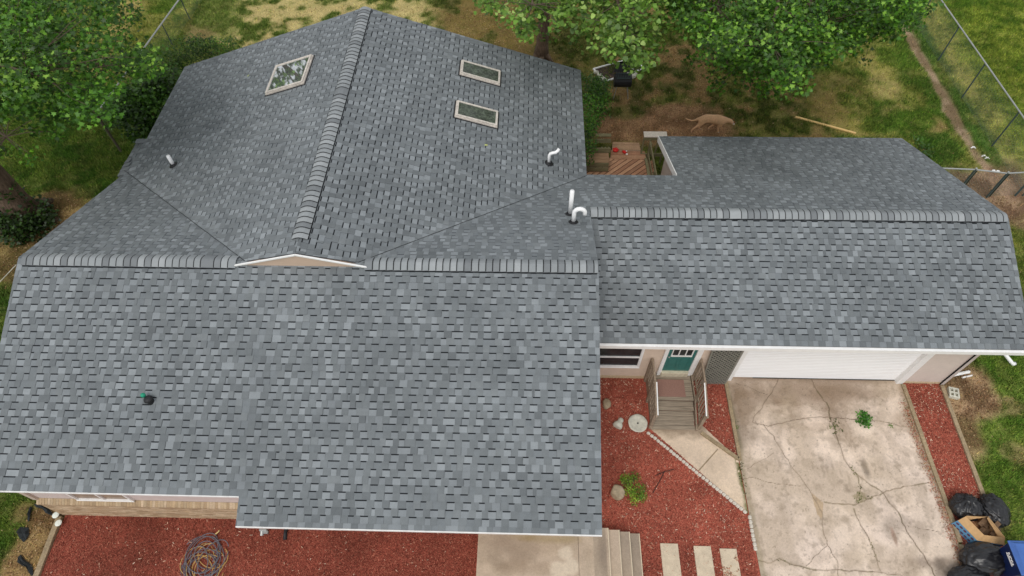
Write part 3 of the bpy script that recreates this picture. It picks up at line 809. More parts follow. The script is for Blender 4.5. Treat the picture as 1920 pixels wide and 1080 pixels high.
M['blind'] = plain('drawn_blind', S(150, 130, 112), .3, 4, .2, 0)
window(1.35, 3.08, .74, 1.98, WALLY+.01, 1, horiz=1.30)
# garage door
gd = MB(); x0, x1 = 5.78, 10.38
z = .02
while z < 2.3:
    gd.add([(x0, 8.30, z), (x1, 8.30, z), (x1, 8.30, z+.055), (x0, 8.30, z+.055), (x0, 8.309, z+.066), (x1, 8.309, z+.066), (x1, 8.309, z+.076), (x0, 8.309, z+.076)],
           [(0, 1, 2, 3), (3, 2, 5, 4), (4, 5, 6, 7)])
    gd.add([(x0, 8.309, z+.076), (x1, 8.309, z+.076), (x1, 8.30, z+.087), (x0, 8.30, z+.087)], [(0, 1, 2, 3)])
    z += .087
gd.box(x0, x1, 8.312, 8.34, 0.02, 2.35)
gdo = gd.build('garage_door', M['door_white'], house)
m = MB(); m.box(x0, x1, 8.27, 8.299, .0, .03); m.build('bottom_seal', M['black'], gdo)
m = MB(); m.box(5.64, 5.78, WALLY-.02, 8.36, .0, 2.6); m.box(10.38, 10.57, WALLY-.02, 8.36, 0, 2.6); m.box(5.78, 10.38, WALLY-.02, 8.36, 2.3, 2.7)
m.build('door_jamb', M['white'], house)
# front door
fd = MB(); DX0, DX1 = 3.72, 4.46; DZ = .58
fd.box(DX0, DX1, WALLY-.02, WALLY+.015, DZ, DZ+2.0)
for (a, b, c_, d_) in ((DX0+.10, DX0+.34, DZ+.12, DZ+.70), (DX1-.34, DX1-.10, DZ+.12, DZ+.70)):
    for (p, q, r_, s_) in ((a, b, c_, c_+.02), (a, b, d_-.02, d_), (a, a+.02, c_+.02, d_-.02), (b-.02, b, c_+.02, d_-.02)):
        fd.box(p, q, WALLY-.027, WALLY-.0201, r_, s_)
fdo = fd.build('front_door', M['teal'], house)
m = MB(); lz0, lz1 = DZ+.84, DZ+1.35
m.box(DX0+.09, DX1-.09, WALLY-.05, WALLY-.021, lz0, lz0+.05); m.box(DX0+.09, DX1-.09, WALLY-.05, WALLY-.021, lz1-.05, lz1)
for xm in (DX0+.105, DX0+.28, DX1-.28, DX1-.105): m.box(xm-.013, xm+.013, WALLY-.05, WALLY-.021, lz0+.05, lz1-.05)
m.build('window_frame', M['white'], fdo)
m = MB(); m.box(DX0+.13, DX1-.13, WALLY-.03, WALLY-.0205, lz0+.05, lz1-.05); m.build('pane', M['glassd'], fdo)
m = MB(); m.tube([(DX0+.05, WALLY-.02, DZ+.82), (DX0+.05, WALLY-.07, DZ+.82)], [.012, .024], 10); m.build('door_knob', M['galv'], fdo, smooth=True)
m = MB()
m.box(DX0-.10, DX0-.003, WALLY-.055, WALLY+.01, LAND+.02, 2.65); m.box(DX1+.003, DX1+.10, WALLY-.055, WALLY+.01, LAND+.02, 2.65)
m.box(DX1+.11, DX1+.16, WALLY-.035, WALLY+.01, LAND+.02, 2.65)
m.build('door_frame', M['white'], house)
m = MB(); m.box(DX0-.003, DX1+.003, WALLY-.10, WALLY-.001, LAND+.02, DZ-.005, bev=.01); m.build('threshold', plain('cream_threshold', S(205, 196, 172), .6, 12, .15, .1), house)

# skylights -------------------------------------------------------
def skylight(fn, u0, u1, t0, t1, glass, label, h=.10):
    m = MB(); fr = .055
    def bx(a, b, c_, d_, h0, h1):
        V = [fn(x, t, hh) for hh in (h0, h1) for (x, t) in ((a, c_), (b, c_), (b, d_), (a, d_))]
        m.add(V, [(3, 2, 1, 0), (4, 5, 6, 7), (0, 1, 5, 4), (1, 2, 6, 5), (2, 3, 7, 6), (3, 0, 4, 7)])
    bx(u0, u1, t0, t0+fr, -.01, h); bx(u0, u1, t1-fr, t1, -.01, h)
    bx(u0, u0+fr, t0+fr, t1-fr, -.01, h); bx(u1-fr, u1, t0+fr, t1-fr, -.01, h)
    r_ = .02
    bx(u0-r_, u1+r_, t0-r_, t0, -.01, h*.55); bx(u0-r_, u1+r_, t1, t1+r_, -.01, h*.55); bx(u0-r_, u0, t0, t1, -.01, h*.55); bx(u1, u1+r_, t0, t1, -.01, h*.55)
    s = m.build('skylight', M['sky_frame'], house); s['label'] = label
    m = MB(); bx2 = [fn(x, t, hh) for hh in (.01, h-.018) for (x, t) in ((u0+fr, t0+fr), (u1-fr, t0+fr), (u1-fr, t1-fr), (u0+fr, t1-fr))]
    m.add(bx2, [(3, 2, 1, 0), (4, 5, 6, 7), (0, 1, 5, 4), (1, 2, 6, 5), (2, 3, 7, 6), (3, 0, 4, 7)])
    m.build('pane', glass, s)
    m = MB()
    q = [fn(x, t, .018) for (x, t) in ((u0-.06, t0-.06), (u1+.06, t0-.06), (u1+.06, t1+.06), (u0-.06, t1+.06))]+[fn(x, t, .019) for (x, t) in ((u0-.02, t0-.02), (u1+.02, t0-.02), (u1+.02, t1+.02), (u0-.02, t1+.02))]
    m.add(q, [(0, 1, 5, 4), (1, 2, 6, 5), (2, 3, 7, 6), (3, 0, 4, 7)]); m.build('flashing', M['black'], s)
skylight(fn_wl, 14.58, 15.84, tW(-6.36), tW(-7.54), M['sky_glass_a'], 'large square skylight mirroring the bright sky and a tree')
skylight(fn_wr, 15.76, 16.38, tW(-2.11), tW(-.97), M['sky_glass_b'], 'narrow skylight nearer the far gable, grimy glass')
skylight(fn_wr, 13.87, 14.50, tW(-2.11), tW(-.97), M['sky_glass_b'], 'narrow skylight nearer the valley, mossy glass')
# roof pipes ------------------------------------------------------
def pipe(path, r, base, nrm, label, boot=(.10, .125)):
    m = MB(); m.tube(path, r, 12); p = m.build('vent_pipe', M['pvc'], house, smooth=True); p['label'] = label
    bx_, by_, bz_ = base; n = Vector(nrm).normalized(); e1 = Vector((1, 0, 0)); e1 = (e1-n*e1.dot(n)).normalized(); e2 = n.cross(e1)
    m = MB(); V = []
    for (rr, hh) in ((boot[1], .018), (boot[0]*.8, .022), (r*1.6, .05), (r*1.15, .085)):
        for k in range(16):
            a = 2*math.pi*k/16; V.append(Vector(base)+(e1*math.cos(a)+e2*math.sin(a))*rr+n*hh)
    m.add(V, [(i*16+k, i*16+(k+1) % 16, (i+1)*16+(k+1) % 16, (i+1)*16+k) for i in range(3) for k in range(16)])
    m.build('pipe_boot', M['black'], p, smooth=True)
nF = (0, -M1, 1); nR = (0, M2, 1); nWR = (MW, 0, 1); nWL = (-MW, 0, 1)
x, y = -9.90, 12.52; z = zw(x); pipe([(x, y, z-.05), (x, y, z+.36)], .05, (x, y, z), nWL, 'short straight white vent pipe on the left wing slope')
x, y = .53, 12.98; z = zw(x)
pipe([(x, y, z-.05), (x, y, z+.30), (x+.03, y+.01, z+.36), (x+.10, y+.02, z+.385), (x+.17, y+.03, z+.385), (x+.23, y+.06, z+.42), (x+.27, y+.10, z+.46)], .043, (x, y, z), nWR, 'white vent pipe with a sideways elbow near the right valley')
x, y = 1.03, 10.62; z = zr(y)
pipe([(x, y, z-.05), (x, y, z+.85)], .055, (x, y, z), nR, 'tall straight white vent pipe beside the hooked one')
x, y = 1.09, 10.22; z = zr(y)
pts = [(x, y, z-.05), (x, y, z+.34)]+[(x+.13-.13*math.cos(a), y+.02, z+.34+.13*math.sin(a)) for a in [math.pi*k/8 for k in range(1, 9)]]+[(x+.26, y+.02, z+.27)]
pipe(pts, .055, (x, y, z), nR, 'white vent pipe with a hooked candy-cane top')
x, y = -7.96, 5.43; z = zf(y)
m = MB(); m.tube([(x, y, z-.02), (x, y, z+.10)], [.075, .07], 14); m.lathe((x, y, z+.09), [(.085, 0), (.095, .02), (.085, .05), (.05, .075), (.02, .08)], 16)
vc = m.build('vent_cap', M['black'], house, smooth=True); vc['label'] = 'black vent cap on the front slope'
m = MB(); m.lathe((x-.10, y+.06, z+.13), [(.01, 0), (.045, .02), (.05, .05), (.045, .08), (.01, .10)], 12); m.tube([(x-.1, y+.06, z+.02), (x-.1, y+.06, z+.14)], .018, 8)
m.build('green_cap', M['green_ball'], vc, smooth=True)
# fallen leaves on the roof
def flatleaf(name, loc, r, rz, col, label, n=(0, 0, 1)):
    n = Vector(n).normalized(); e1 = Vector((math.cos(rz), math.sin(rz), 0)); e1 = (e1-n*e1.dot(n)).normalized(); e2 = n.cross(e1)
    V = [Vector(loc)+e1*(r*a)+e2*(r*b)+n*(c*r) for a, b, c in ((-1, 0, 0), (-.4, .5, .12), (.4, .45, .15), (1, 0, .1), (.4, -.45, .15), (-.4, -.5, .12))]
    V += [v-n*.003 for v in V]
    o = mesh(name, V, [(0, 1, 2, 3, 4, 5), (11, 10, 9, 8, 7, 6)]+[(i, 6+i, 6+(i+1) % 6, (i+1) % 6) for i in range(6)], plain(name+'_mat', S(*col), .6, 30, .2, 0))
    return tag(o, label, 'leaf')
flatleaf('fallen_leaf', (-1.21, 13.06, zw(-1.21)+.02), .055, .3, (190, 196, 120), 'pale green leaf lying on the right wing slope below the skylights', nWR)
flatleaf('fallen_leaf', (-8.55, 15.9, zw(-8.55)+.02), .05, 1.1, (170, 180, 120), 'pale leaf lying on the left wing slope beside the square skylight', nWL)

# ------------------------------------------------------------------ front steps
def thing(name, label, cat, loc=(0, 0, 0), group=None, rz=0):
    o = empty(name, loc, rz); return tag(o, label, cat, group)
st = thing('wooden_steps', 'weathered grey wooden stair with railings leading up to the green front door', 'steps', (3.95, 7.4, 0))
SX0, SX1 = 3.42, 4.56
yn = [7.40, 7.16, 6.92, 6.68]; zs = [LAND, LAND*2/3, LAND/3]
m = MB(); y = WALLY-.02; 
bw = (WALLY-.02-yn[0])/6
for i in range(6):
    m.box(SX0, SX1, yn[0]+bw*i+.004, yn[0]+bw*(i+1)-.004, LAND-.035, LAND, bev=.005)
m.build('landing', M['wood_grey'], st)
for i in (1, 2):
    m = MB(); z = zs[i]; d = (yn[i-1]-yn[i])/2
    m.box(SX0, SX1, yn[i], yn[i]+d-.004, z-.035, z, bev=.005); m.box(SX0, SX1, yn[i]+d+.004, yn[i-1]+.03, z-.035, z, bev=.005)
    m.build('tread', M['wood_grey'], st)
m = MB(); m.box(SX0-.02, SX1, yn[3], yn[3]+.11, .01, .06, bev=.005); m.box(SX0-.02, SX1, yn[3]+.118, yn[2]+.03, .01, .06, bev=.005); m.build('tread', M['wood_grey'], st)
M['riser'] = plain('weathered_riser', S(120, 104, 88), .9, 16, .25, .3)
for i in range(3):
    m = MB(); m.box(SX0+.01, SX1-.01, yn[i]+.035, yn[i]+.055, max(.0, zs[i]-LAND/3), zs[i]-.036); m.build('riser', M['riser'], st)
for xs, nm in ((SX0-.05, 'left'), (SX1+.02, 'right')):
    m = MB(); 
    V = [(xx, y_, z_) for xx in (xs, xs+.035) for (y_, z_) in ((WALLY-.03, .0), (yn[3]-.02, .0), (yn[3]-.02, .09), (yn[0], LAND+.02), (WALLY-.03, LAND+.02))]
    m.add(V, [(0, 1, 2, 3, 4), (9, 8, 7, 6, 5)]+[(i, 5+i, 5+(i+1) % 5, (i+1) % 5) for i in range(5)]); m.build('stringer', M['wood_rail'], st)
for sx, inward in ((3.36, 1), (4.66, -1)):
    rl = MB(); tops = [(sx, WALLY-.06, 1.26), (sx, 7.50, 1.26), (sx, 6.74, .98)]
    for k, (xx, yy, zz) in enumerate(tops):
        pm = MB(); pm.box(xx-.045, xx+.045, yy-.045, yy+.045, 0.0, zz-.02, bev=.008)
        pm.build('post', M['wood_rail'], st)
    rl.beam((sx, WALLY-.03, 1.265), (sx, 7.5, 1.265), .05, .06); rl.beam((sx, 7.5, 1.27), (sx, 6.62, .96), .05, .05)
    lr_ = MB(); lr_.beam((sx, WALLY-.03, LAND+.12), (sx, 7.5, LAND+.12), .035, .07); lr_.beam((sx, 7.5, LAND+.12), (sx, 6.74, .17), .035, .07); lr_.build('bottom_rail', M['wood_rail'], st)
    rail = rl.build('railing', M['wood_rail'], st)
    n = 11
    for i in range(n):
        t = (i+.7)/(n+.2); yy = WALLY-.06-t*(WALLY-.06-6.74)
        if yy > 7.5: za, zb = LAND+.12, 1.25
        else:
            f = (7.5-yy)/(7.5-6.74); za = LAND+.12+f*(.17-LAND-.12); zb = 1.26+f*(.98-1.26)
        bm_ = MB(); bm_.box(sx-.017, sx+.017, yy-.017, yy+.017, za, zb); bm_.build('baluster', M['wood_rail'], rail)
    wr = MB(); wr.beam((sx-.028*0+inward*.03, 7.46, 1.30), (sx+inward*.03, 6.66, 1.005), .028, .022); wr.build('white_grip', M['white'], rail)
dm = MB(); dm.box(3.62, 4.36, 7.50, 8.02, LAND+.002, LAND+.016, bev=.004)
o = dm.build('doormat', M['mat'], None); tag(o, 'brown bristle doormat on the landing in front of the green door', 'doormat')

# lattice panel leaning on the wall
lt = thing('lattice_panel', 'weathered diagonal lattice panel leaning between the front door and the garage door', 'lattice', (5.2, 8.05, 0))
A, B_, Cc, D_ = [Vector(p) for p in ((4.93, 8.07, .02), (5.58, 8.07, .02), (5.60, WALLY-.05, 2.25), (4.78, WALLY-.05, 2.25))]
m = MB()
def latpt(a, b): return A.lerp(B_, a).lerp(D_.lerp(Cc, a), b)
W_, L_ = .8, 2.2
for s_ in (1, -1):
    k = -L_
    while k < W_+L_:
        # line x = k + s*y (in panel metres)
        pts = []
        for yy in (0, L_):
            pts.append((k+s_*yy if s_ > 0 else k+(L_-yy)*1.0 if False else k+s_*yy, yy))
        # clip to 0..W
        (xa, ya), (xb, yb) = pts
        def clipx(xv): return ya+(xv-xa)/(xb-xa)*(yb-ya)
        lo, hi = min(xa, xb), max(xa, xb)
        if hi > 0 and lo < W_:
            P = []
            for (xx, yy) in ((xa, ya), (xb, yb)):
                if xx < 0: yy = clipx(0); xx = 0
                elif xx > W_: yy = clipx(W_); xx = W_
                P.append((xx, yy))
            if abs(P[0][1]-P[1][1]) > .03 and all(-.001 <= p[1] <= L_+.001 for p in P):
                a3, b3 = latpt(P[0][0]/W_, P[0][1]/L_), latpt(P[1][0]/W_, P[1][1]/L_)
                off = Vector((0, -.008*s_, 0)); m.beam(a3+off, b3+off, .036, .007, up=(0, -1, .06))
        k += .125
m.build('lattice', M['lattice'], lt)
m = MB(); m.beam(A, D_, .03, .02, up=(0, -1, 0)); m.beam(B_, Cc, .05, .03, up=(0, -1, 0)); m.build('edge_strip', M['lattice'], lt)
m = MB(); dk_ = Vector((0, .045, -.0)); m.add([A+dk_, B_+dk_, Cc+dk_*.6, D_+dk_*.6], [(0, 1, 2, 3)]); m.build('gap_shade_sheet', plain('lattice_gap_shade', (.03, .04, .03), .9, 10, .4, 0), lt)  # added dark sheet stands in for the shade behind the lattice

# ------------------------------------------------------------------ concrete porch
po = thing('concrete_porch', 'stained concrete porch slab with four steps going down to the right', 'porch', (0, 3, 0))
def porch_color(x, y):
    col = concrete_col(x, y, (184, 166, 142)); n2 = fbm(x, y, .4, 101); n3 = fbm(x, y, .1, 103)
    def put(w, cc):
        nonlocal col
        w = np.clip(w, 0, 1)[..., None]; col = col*(1-w)+np.array(S(*cc))*w
    for (u, v, ru, rv, k, cc) in [(950, 1040, .8, .4, .55, (136, 120, 104)), (1000, 1030, 1.1, .5, .35, (150, 130, 108)), (1040, 1022, .7, .12, .5, (150, 132, 88)), (980, 1018, .3, .1, .4, (150, 130, 84)),
                                (1000, 1075, .9, .2, .35, (140, 120, 96)), (1126, 1050, .14, .5, .55, (122, 108, 94)), (920, 1060, .3, .2, .35, (140, 124, 106))]:
        put(sst(1.4, .2, blob(x, y, u, v, ru, rv)+(n2-.5)*1.2)*k, cc)
    for xa_, xb_, k_ in ((2.27, 2.54, .38), (2.54, 2.9, .5), (1.62, 1.93, .35)):  # lower steps darkened: riser shading put into the colour, besides stain
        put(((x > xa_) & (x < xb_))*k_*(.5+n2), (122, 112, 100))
    for (u, v, r) in [(1058, 1048, .16), (1045, 1078, .20), (1068, 1072, .18)]:
        put(sst(1.25, .65, blob(x, y, u, v, r, r)+(n3-.5)*.6)*.6, (222, 208, 186))
    return col
def slab(name, x0, x1, y0, y1, z0, z1, parent, label=None):
    xs = np.arange(x0, x1+.001, max(.02, (x1-x0)/round((x1-x0)/.02))) if x1-x0 > .1 else np.array([x0, x1]); xs[-1] = x1
    ys = np.append(np.arange(y0, y1, .02), y1)
    X, Y = np.meshgrid(xs, ys); nx, ny = len(xs), len(ys); i = np.arange(nx*ny).reshape(ny, nx)
    V = np.stack([X, Y, X*0+z1], -1).reshape(-1, 3)
    q = np.stack([i[:-1, :-1], i[:-1, 1:], i[1:, 1:], i[1:, :-1]], -1).reshape(-1, 4).tolist()
    n = nx*ny; V = np.vstack([V, [(x0, y0, z0), (x1, y0, z0), (x1, y1, z0), (x0, y1, z0)]])
    a, b, c, d = int(i[0, 0]), int(i[0, -1]), int(i[-1, -1]), int(i[-1, 0])
    q += [(n, n+1, b, a), (n+1, n+2, c, b), (n+2, n+3, d, c), (n+3, n, a, d)]
    me = bpy.data.meshes.new(name); me.from_pydata(child_space(root_of(parent), V).tolist(), [], q); me.materials.append(M['concrete'])
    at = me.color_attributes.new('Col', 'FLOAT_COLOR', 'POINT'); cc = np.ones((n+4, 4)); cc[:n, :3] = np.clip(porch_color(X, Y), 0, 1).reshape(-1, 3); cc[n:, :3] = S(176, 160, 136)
    at.data.foreach_set('color', cc.ravel()); me.update()
    o = link(bpy.data.objects.new(name, me), parent)
    if label: o['label'] = label
    return o
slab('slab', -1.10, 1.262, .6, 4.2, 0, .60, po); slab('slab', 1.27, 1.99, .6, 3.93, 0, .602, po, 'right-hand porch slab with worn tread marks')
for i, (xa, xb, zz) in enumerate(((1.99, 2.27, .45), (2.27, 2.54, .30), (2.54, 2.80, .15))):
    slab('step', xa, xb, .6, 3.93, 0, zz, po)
nb = MB()
for xe, zz in ((1.99, .604), (2.27, .452), (2.54, .302), (2.80, .152)): nb.box(xe-.016, xe+.004, .6, 3.932, zz-.02, zz+.002)
nb.build('nosing', plain('pale_nosing', S(214, 200, 174), .8, 30, .1, .1), po)

# pavers
for i, (x0, x1, yt, lab) in enumerate(((3.30, 3.73, 3.745, 'square concrete paver in red mulch, nearest the porch steps'), (4.10, 4.52, 3.705, 'middle concrete paver in the red mulch, bare on top'), (4.72, 5.13, 3.66, 'concrete paver half covered by red chips, nearest the driveway'))):
    m = MB(); m.box(x0, x1, yt-1.1, yt, .0, .052, bev=.008); tag(m.build('paver', plain('paver_concrete%d' % i, S(204, 188, 164), .9, 60, .14, .3, second=[(6, .12)])), lab, 'paver')

# timbers
def timber(px0, px1, lab, w=.09, h=.085, z=0.0, world=None):
    a, b = (Gxy(*px0), Gxy(*px1)) if world is None else world
    m = MB(); n = 14; pts = []
    for i in range(n+1):
        t = i/n; pts.append((a[0]+(b[0]-a[0])*t+random.uniform(-.004, .004), a[1]+(b[1]-a[1])*t, z+h/2))
    for p, q in zip(pts[:-1], pts[1:]): m.beam(p, (q[0], q[1], q[2]), w, h)
    return tag(m.build('landscape_timber', M['timber']), lab, 'timber', 'timbers edging the mulch beds')
timber(0, 0, 'long timber between the driveway and the small triangular mulch bed', world=((5.615, 8.14), (5.61, 5.86)))
timber(0, 0, 'diagonal timber from the foot of the wooden steps to the driveway', world=((4.71, 6.60), (5.57, 5.90)))
timber(0, 0, 'timber along the right edge of the driveway, upper piece by the garage corner', world=((10.56, 8.14), (10.545, 3.93)), w=.10)
timber(0, 0, 'lower timber on the right of the driveway, beside the bin bags', world=((10.54, 3.88), (10.56, 1.9)), w=.10)
timber(0, 0, 'outer timber between the right mulch strip and the lawn', world=((11.62, 8.12), (11.55, 5.10)), w=.10)
timber(0, 0, 'old timber at the left end of the front mulch bed', world=((-11.72, 4.02), (-11.62, 1.6)), w=.13, h=.10)
# edging bricks
def brick_row(a, b, n, lab, label2):
    proto = None
    for i in range(n):
        t = (i+.5)/n; L = math.hypot(b[0]-a[0], b[1]-a[1])/n
        if proto is None or i % 9 == 0:
            m = MB(); m.box(-L*.46, L*.46, -.042, .042, 0, .075, bev=.018)
            me = m.build('edging_brick', M['edging']); proto = me; o = me
        else:
            o = proto.copy(); COL.objects.link(o)
        o.location = (a[0]+(b[0]-a[0])*t+random.uniform(-.006, .006), a[1]+(b[1]-a[1])*t+random.uniform(-.006, .006), random.uniform(-.012, .008))
        o.rotation_euler = (0, 0, math.atan2(b[1]-a[1], b[0]-a[0])+random.uniform(-.06, .06))
        tag(o, lab, 'edging brick', label2)
brick_row(Gxy(1213, 811), Gxy(1399, 963), 30, 'small pale brick in the diagonal row between walkway and red mulch', 'bricks edging the walkway')
brick_row(Gxy(1404, 967), Gxy(1416, 1034), 8, 'small white brick in the short straight row along the driveway edge', 'bricks edging the driveway')

# rocks and ornaments
def rock(loc, r, lab, mat, seed, name='rock', flat=.7, cat='rock'):
    random.seed(seed); import bmesh
    bm = bmesh.new(); bmesh.ops.create_icosphere(bm, subdivisions=3, radius=1)
    d = [Vector((random.gauss(0, 1), random.gauss(0, 1), random.gauss(0, 1))).normalized() for _ in range(9)]
    c = [random.uniform(.62, .95) for _ in d]
    for v in bm.verts:
        p = v.co.copy()
        for a, k in zip(d, c):
            q = p.dot(a)
            if q > k: p -= a*(q-k)*.85
        v.co = Vector((p.x*r[0], p.y*r[1], (p.z+.55)*r[2]*flat))
    me = bpy.data.meshes.new(name); bm.to_mesh(me); bm.free(); me.materials.append(mat)
    o = link(bpy.data.objects.new(name, me)); o.location = loc; return tag(o, lab, cat)
rock((*Gxy(1137, 760), 0), (.13, .16, .2), 'brown angular rock on red mulch close to the roof edge', M['stone'], 3)
rock((*Gxy(1157, 924), 0), (.19, .22, .26), 'round tan rock with a reddish top beside the green bush', M['stone'], 8)
# cast stone plate and its pedestal
m = MB(); c = Gxy(1195, 796); m.lathe((c[0], c[1], .0), [(.10, 0), (.12, .03), (.25, .07), (.262, .10), (.25, .115), (.20, .10), (.06, .085), (.012, .085)], 36, wob=.012)
pl = m.build('birdbath_bowl', M['stone_white'], smooth=True); tag(pl, 'round pale birdbath bowl lying flat on the mulch by the wooden steps', 'birdbath bowl')
m = MB(); m.tube([(c[0]+.0, c[1]+.0, .085), (c[0], c[1], .098)], .022, 10); m.build('drain_hole', M['dark'], pl)
m = MB(); c = Gxy(1160, 797)
a = Vector((c[0]-.07, c[1]-.10, .10)); b = Vector((c[0]+.09, c[1]+.17, .07)); ax = (b-a)
m.tube([a+ax*t for t in (0, .08, .3, .5, .62, .8, .92, 1.0)], [.09, .13, .125, .085, .072, .08, .06, .02], 16)
tag(m.build('birdbath_pedestal', M['stone_white'], smooth=True), 'fallen pear-shaped pale pedestal between the brown rock and the round bowl', 'pedestal')
# dry twig and black stake
g1 = Gxy(1223, 926); g2 = Gxy(1245, 886); g3 = Gxy(1264, 881); g4 = Gxy(1228, 893)
m = MB(); m.tube([(*g1, .05), ((g1[0]+g2[0])/2+.01, (g1[1]+g2[1])/2, .07), (*g2, .07)], .011, 6); m.tube([(*g4, .05), (*g2, .075), (*g3, .06)], .010, 6)
tag(m.build('dead_branch', plain('dark_twig', S(60, 48, 44), .9, 30, .3, .1)), 'thin dark forked branch lying on the red mulch', 'branch')

# concrete block, white gutter pieces, downspout tail
m = MB(); c = Gxy(1785, 739); bb = .13
for (dx, dy) in ((-.06, -.07), (.06, -.07), (-.06, .07), (.06, .07)):
    pass
m.box(-.13, .13, -.15, -.11, 0, .12); m.box(-.13, .13, .11, .15, 0, .12); m.box(-.13, -.09, -.11, .11, 0, .12); m.box(.09, .13, -.11, .11, 0, .12); m.box(-.02, .02, -.11, .11, 0, .12); m.box(-.09, -.02, -.02, .02, 0, .119); m.box(.02, .09, -.02, .02, 0, .119); m.box(-.09, .09, -.11, .11, 0, .02)
o = m.build('concrete_block', M['stone_white']); o.location = (*c, 0); o.rotation_euler = (0, 0, -.25); tag(o, 'small pale block with four square holes beside the right mulch strip', 'concrete block')
def gutterpiece(p, q, lab, z=.03, w=.08):
    a, b = Gxy(*p), Gxy(*q); m = MB(); m.beam((*a, z), (*b, z), w, .035); m.beam((*a, z+.03), (*b, z+.03), .012, .03)
    return tag(m.build('gutter_piece', M['white']), lab, 'gutter piece', 'white plastic scraps by the garage corner')
gutterpiece((1783, 705), (1817, 698), 'longer white gutter scrap lying against the garage corner')
gutterpiece((1803, 709), (1821, 705), 'shorter white plastic strip in the leaf litter', w=.04)
m = MB(); a = Gxy(1893, 683); b = G(1876, 652, .35)
m.tube([(b[0], b[1]+.25, .55), (b[0], b[1], .33), (a[0]-.02, a[1]+.05, .10), (a[0]+.05, a[1]-.02, .05), (a[0]+.12, a[1]-.0, .045)], .055, 8)
tag(m.build('drain_pipe', M['pvc'], smooth=True), 'white drain extension pipe ending on the lawn right of the garage', 'drain pipe')

# items under the front eave
m = MB(); c = Gxy(498, 990); c = (c[0], c[1]-.13); m.box(c[0]-.10, c[0]+.09, c[1]+.02, c[1]+.25, .0, .16, bev=.02); m.tube([(c[0]-.03, c[1]+.06, .10), (c[0]-.03, c[1]-.06, .05)], .045, 12); m.box(c[0]+.0, c[0]+.12, c[1]-.02, c[1]+.05, .02, .1, bev=.01)
tag(m.build('faucet_box', M['galv']), 'small grey metal fitting just below the front eave', 'metal fitting')
m = MB(); a = Gxy(541, 985); b = Gxy(534, 1013); m.tube([(a[0], a[1]+.25, .07), (a[0], a[1], .07), (a[0]-.02, (a[1]+b[1])/2, .06), (b[0]+.02, b[1], .05)], .045, 10)
tag(m.build('corrugated_pipe', M['black'], smooth=True), 'short black drain pipe poking out below the front eave', 'drain pipe')

# hoses
def coil(loops, mat, seed, parent, name, c, r0):
    random.seed(seed); m = MB()
    for i in range(loops):
        cx, cy = c[0]+random.uniform(-.26, .24)*1.0, c[1]+random.uniform(-.30, .12)
        rx = random.uniform(.26, .44); ry = random.uniform(.30, .52); rot = random.uniform(0, 3.1); ph = random.uniform(0, 6.28)
        pts = []; n = 34; span = random.uniform(.75, 1.0)
        for k in range(n+1):
            a_ = ph+2*math.pi*span*k/n; rr = 1+.10*math.sin(2*a_+ph)
            X = rx*rr*math.cos(a_); Y = ry*rr*math.sin(a_)
            pts.append((cx+X*math.cos(rot)-Y*math.sin(rot), cy+X*math.sin(rot)+Y*math.cos(rot), .035+.006*i+.012*math.sin(3*a_)))
        m.tube(pts, .0105, 6)
    return m.build(name, mat, parent, smooth=True)
hc = Gxy(386, 1048)
ho = thing('hose_coil', 'tangled coil of grey and tan hose lying on the red mulch', 'hose', (hc[0], hc[1], 0))
coil(13, M['hose_grey'], 4, ho, 'hose', hc, .4); o = coil(7, M['hose_tan'], 9, ho, 'hose', hc, .4); o['label'] = 'tan loops of the hose coil'
m = MB(); a = Gxy(404, 1004); b = Gxy(412, 998); m.tube([(*a, .05), (*b, .07)], [.02, .014], 8); m.tube([(b[0], b[1], .07), (b[0]+.02, b[1]+.03, .09)], .018, 8); m.build('coupling', plain('brass_coupling', S(214, 190, 130), .35, 20, .1, 0, metal=.6), ho)

# round caps by the left wall
for (u, v, lab) in ((103, 965, 'round white disc touching the foot of the brick corner'), (108, 980, 'round white disc just in front of the other one')):
    m = MB(); c = Gxy(u, v, .2); m.tube([(c[0]-.03, c[1]+.02, 0), (c[0]-.01, c[1]+.01, .14)], .018, 8); m.lathe((c[0], c[1], .14), [(.03, 0), (.075, .015), (.082, .035), (.06, .05), (.01, .055)], 20)
    tag(m.build('path_light', plain('white_disc%d' % v, S(228, 232, 222), .5, 20, .08, 0), smooth=False), lab, 'path light')
# black landscape fabric scraps
def scrap(pts, lab, seed):
    random.seed(seed); W = [Gxy(*p) for p in pts]; n = len(W); cx = sum(p[0] for p in W)/n; cy = sum(p[1] for p in W)/n
    V = [(cx, cy, .07)]+[(x, y, .02+random.random()*.05) for x, y in W]+[(cx+(x-cx)*.55, cy+(y-cy)*.55, .05+random.random()*.06) for x, y in W]
    V += [(x, y, z-.006) for x, y, z in V]
    Fc = [(0, 1+n+i, 1+n+(i+1) % n) for i in range(n)]+[(1+n+i, 1+i, 1+(i+1) % n, 1+n+(i+1) % n) for i in range(n)]
    Fc += [tuple(j+1+2*n for j in f[::-1]) for f in Fc]
    tag(mesh('weed_fabric', V, Fc, M['fabric']), lab, 'weed fabric', 'torn scraps of black weed fabric')
scrap([(62, 952), (60, 965), (57, 978), (53, 979), (54, 966), (58, 950)], 'narrow black fabric scrap in the litter near the brick corner', 1)
scrap([(66, 946), (80, 948), (98, 958), (101, 968), (88, 963), (82, 955), (70, 952)], 'black fabric scrap running along the foot of the left wall corner', 2)
scrap([(32, 998), (40, 989), (55, 990), (57, 1002), (52, 1012), (45, 1017), (38, 1010)], 'largest black fabric scrap on the grass edge, left of the timber', 3)
scrap([(35, 1045), (40, 1040), (50, 1052), (62, 1060), (64, 1080), (60, 1080), (55, 1066), (42, 1060), (35, 1055)], 'curved black fabric scrap at the bottom left', 4)

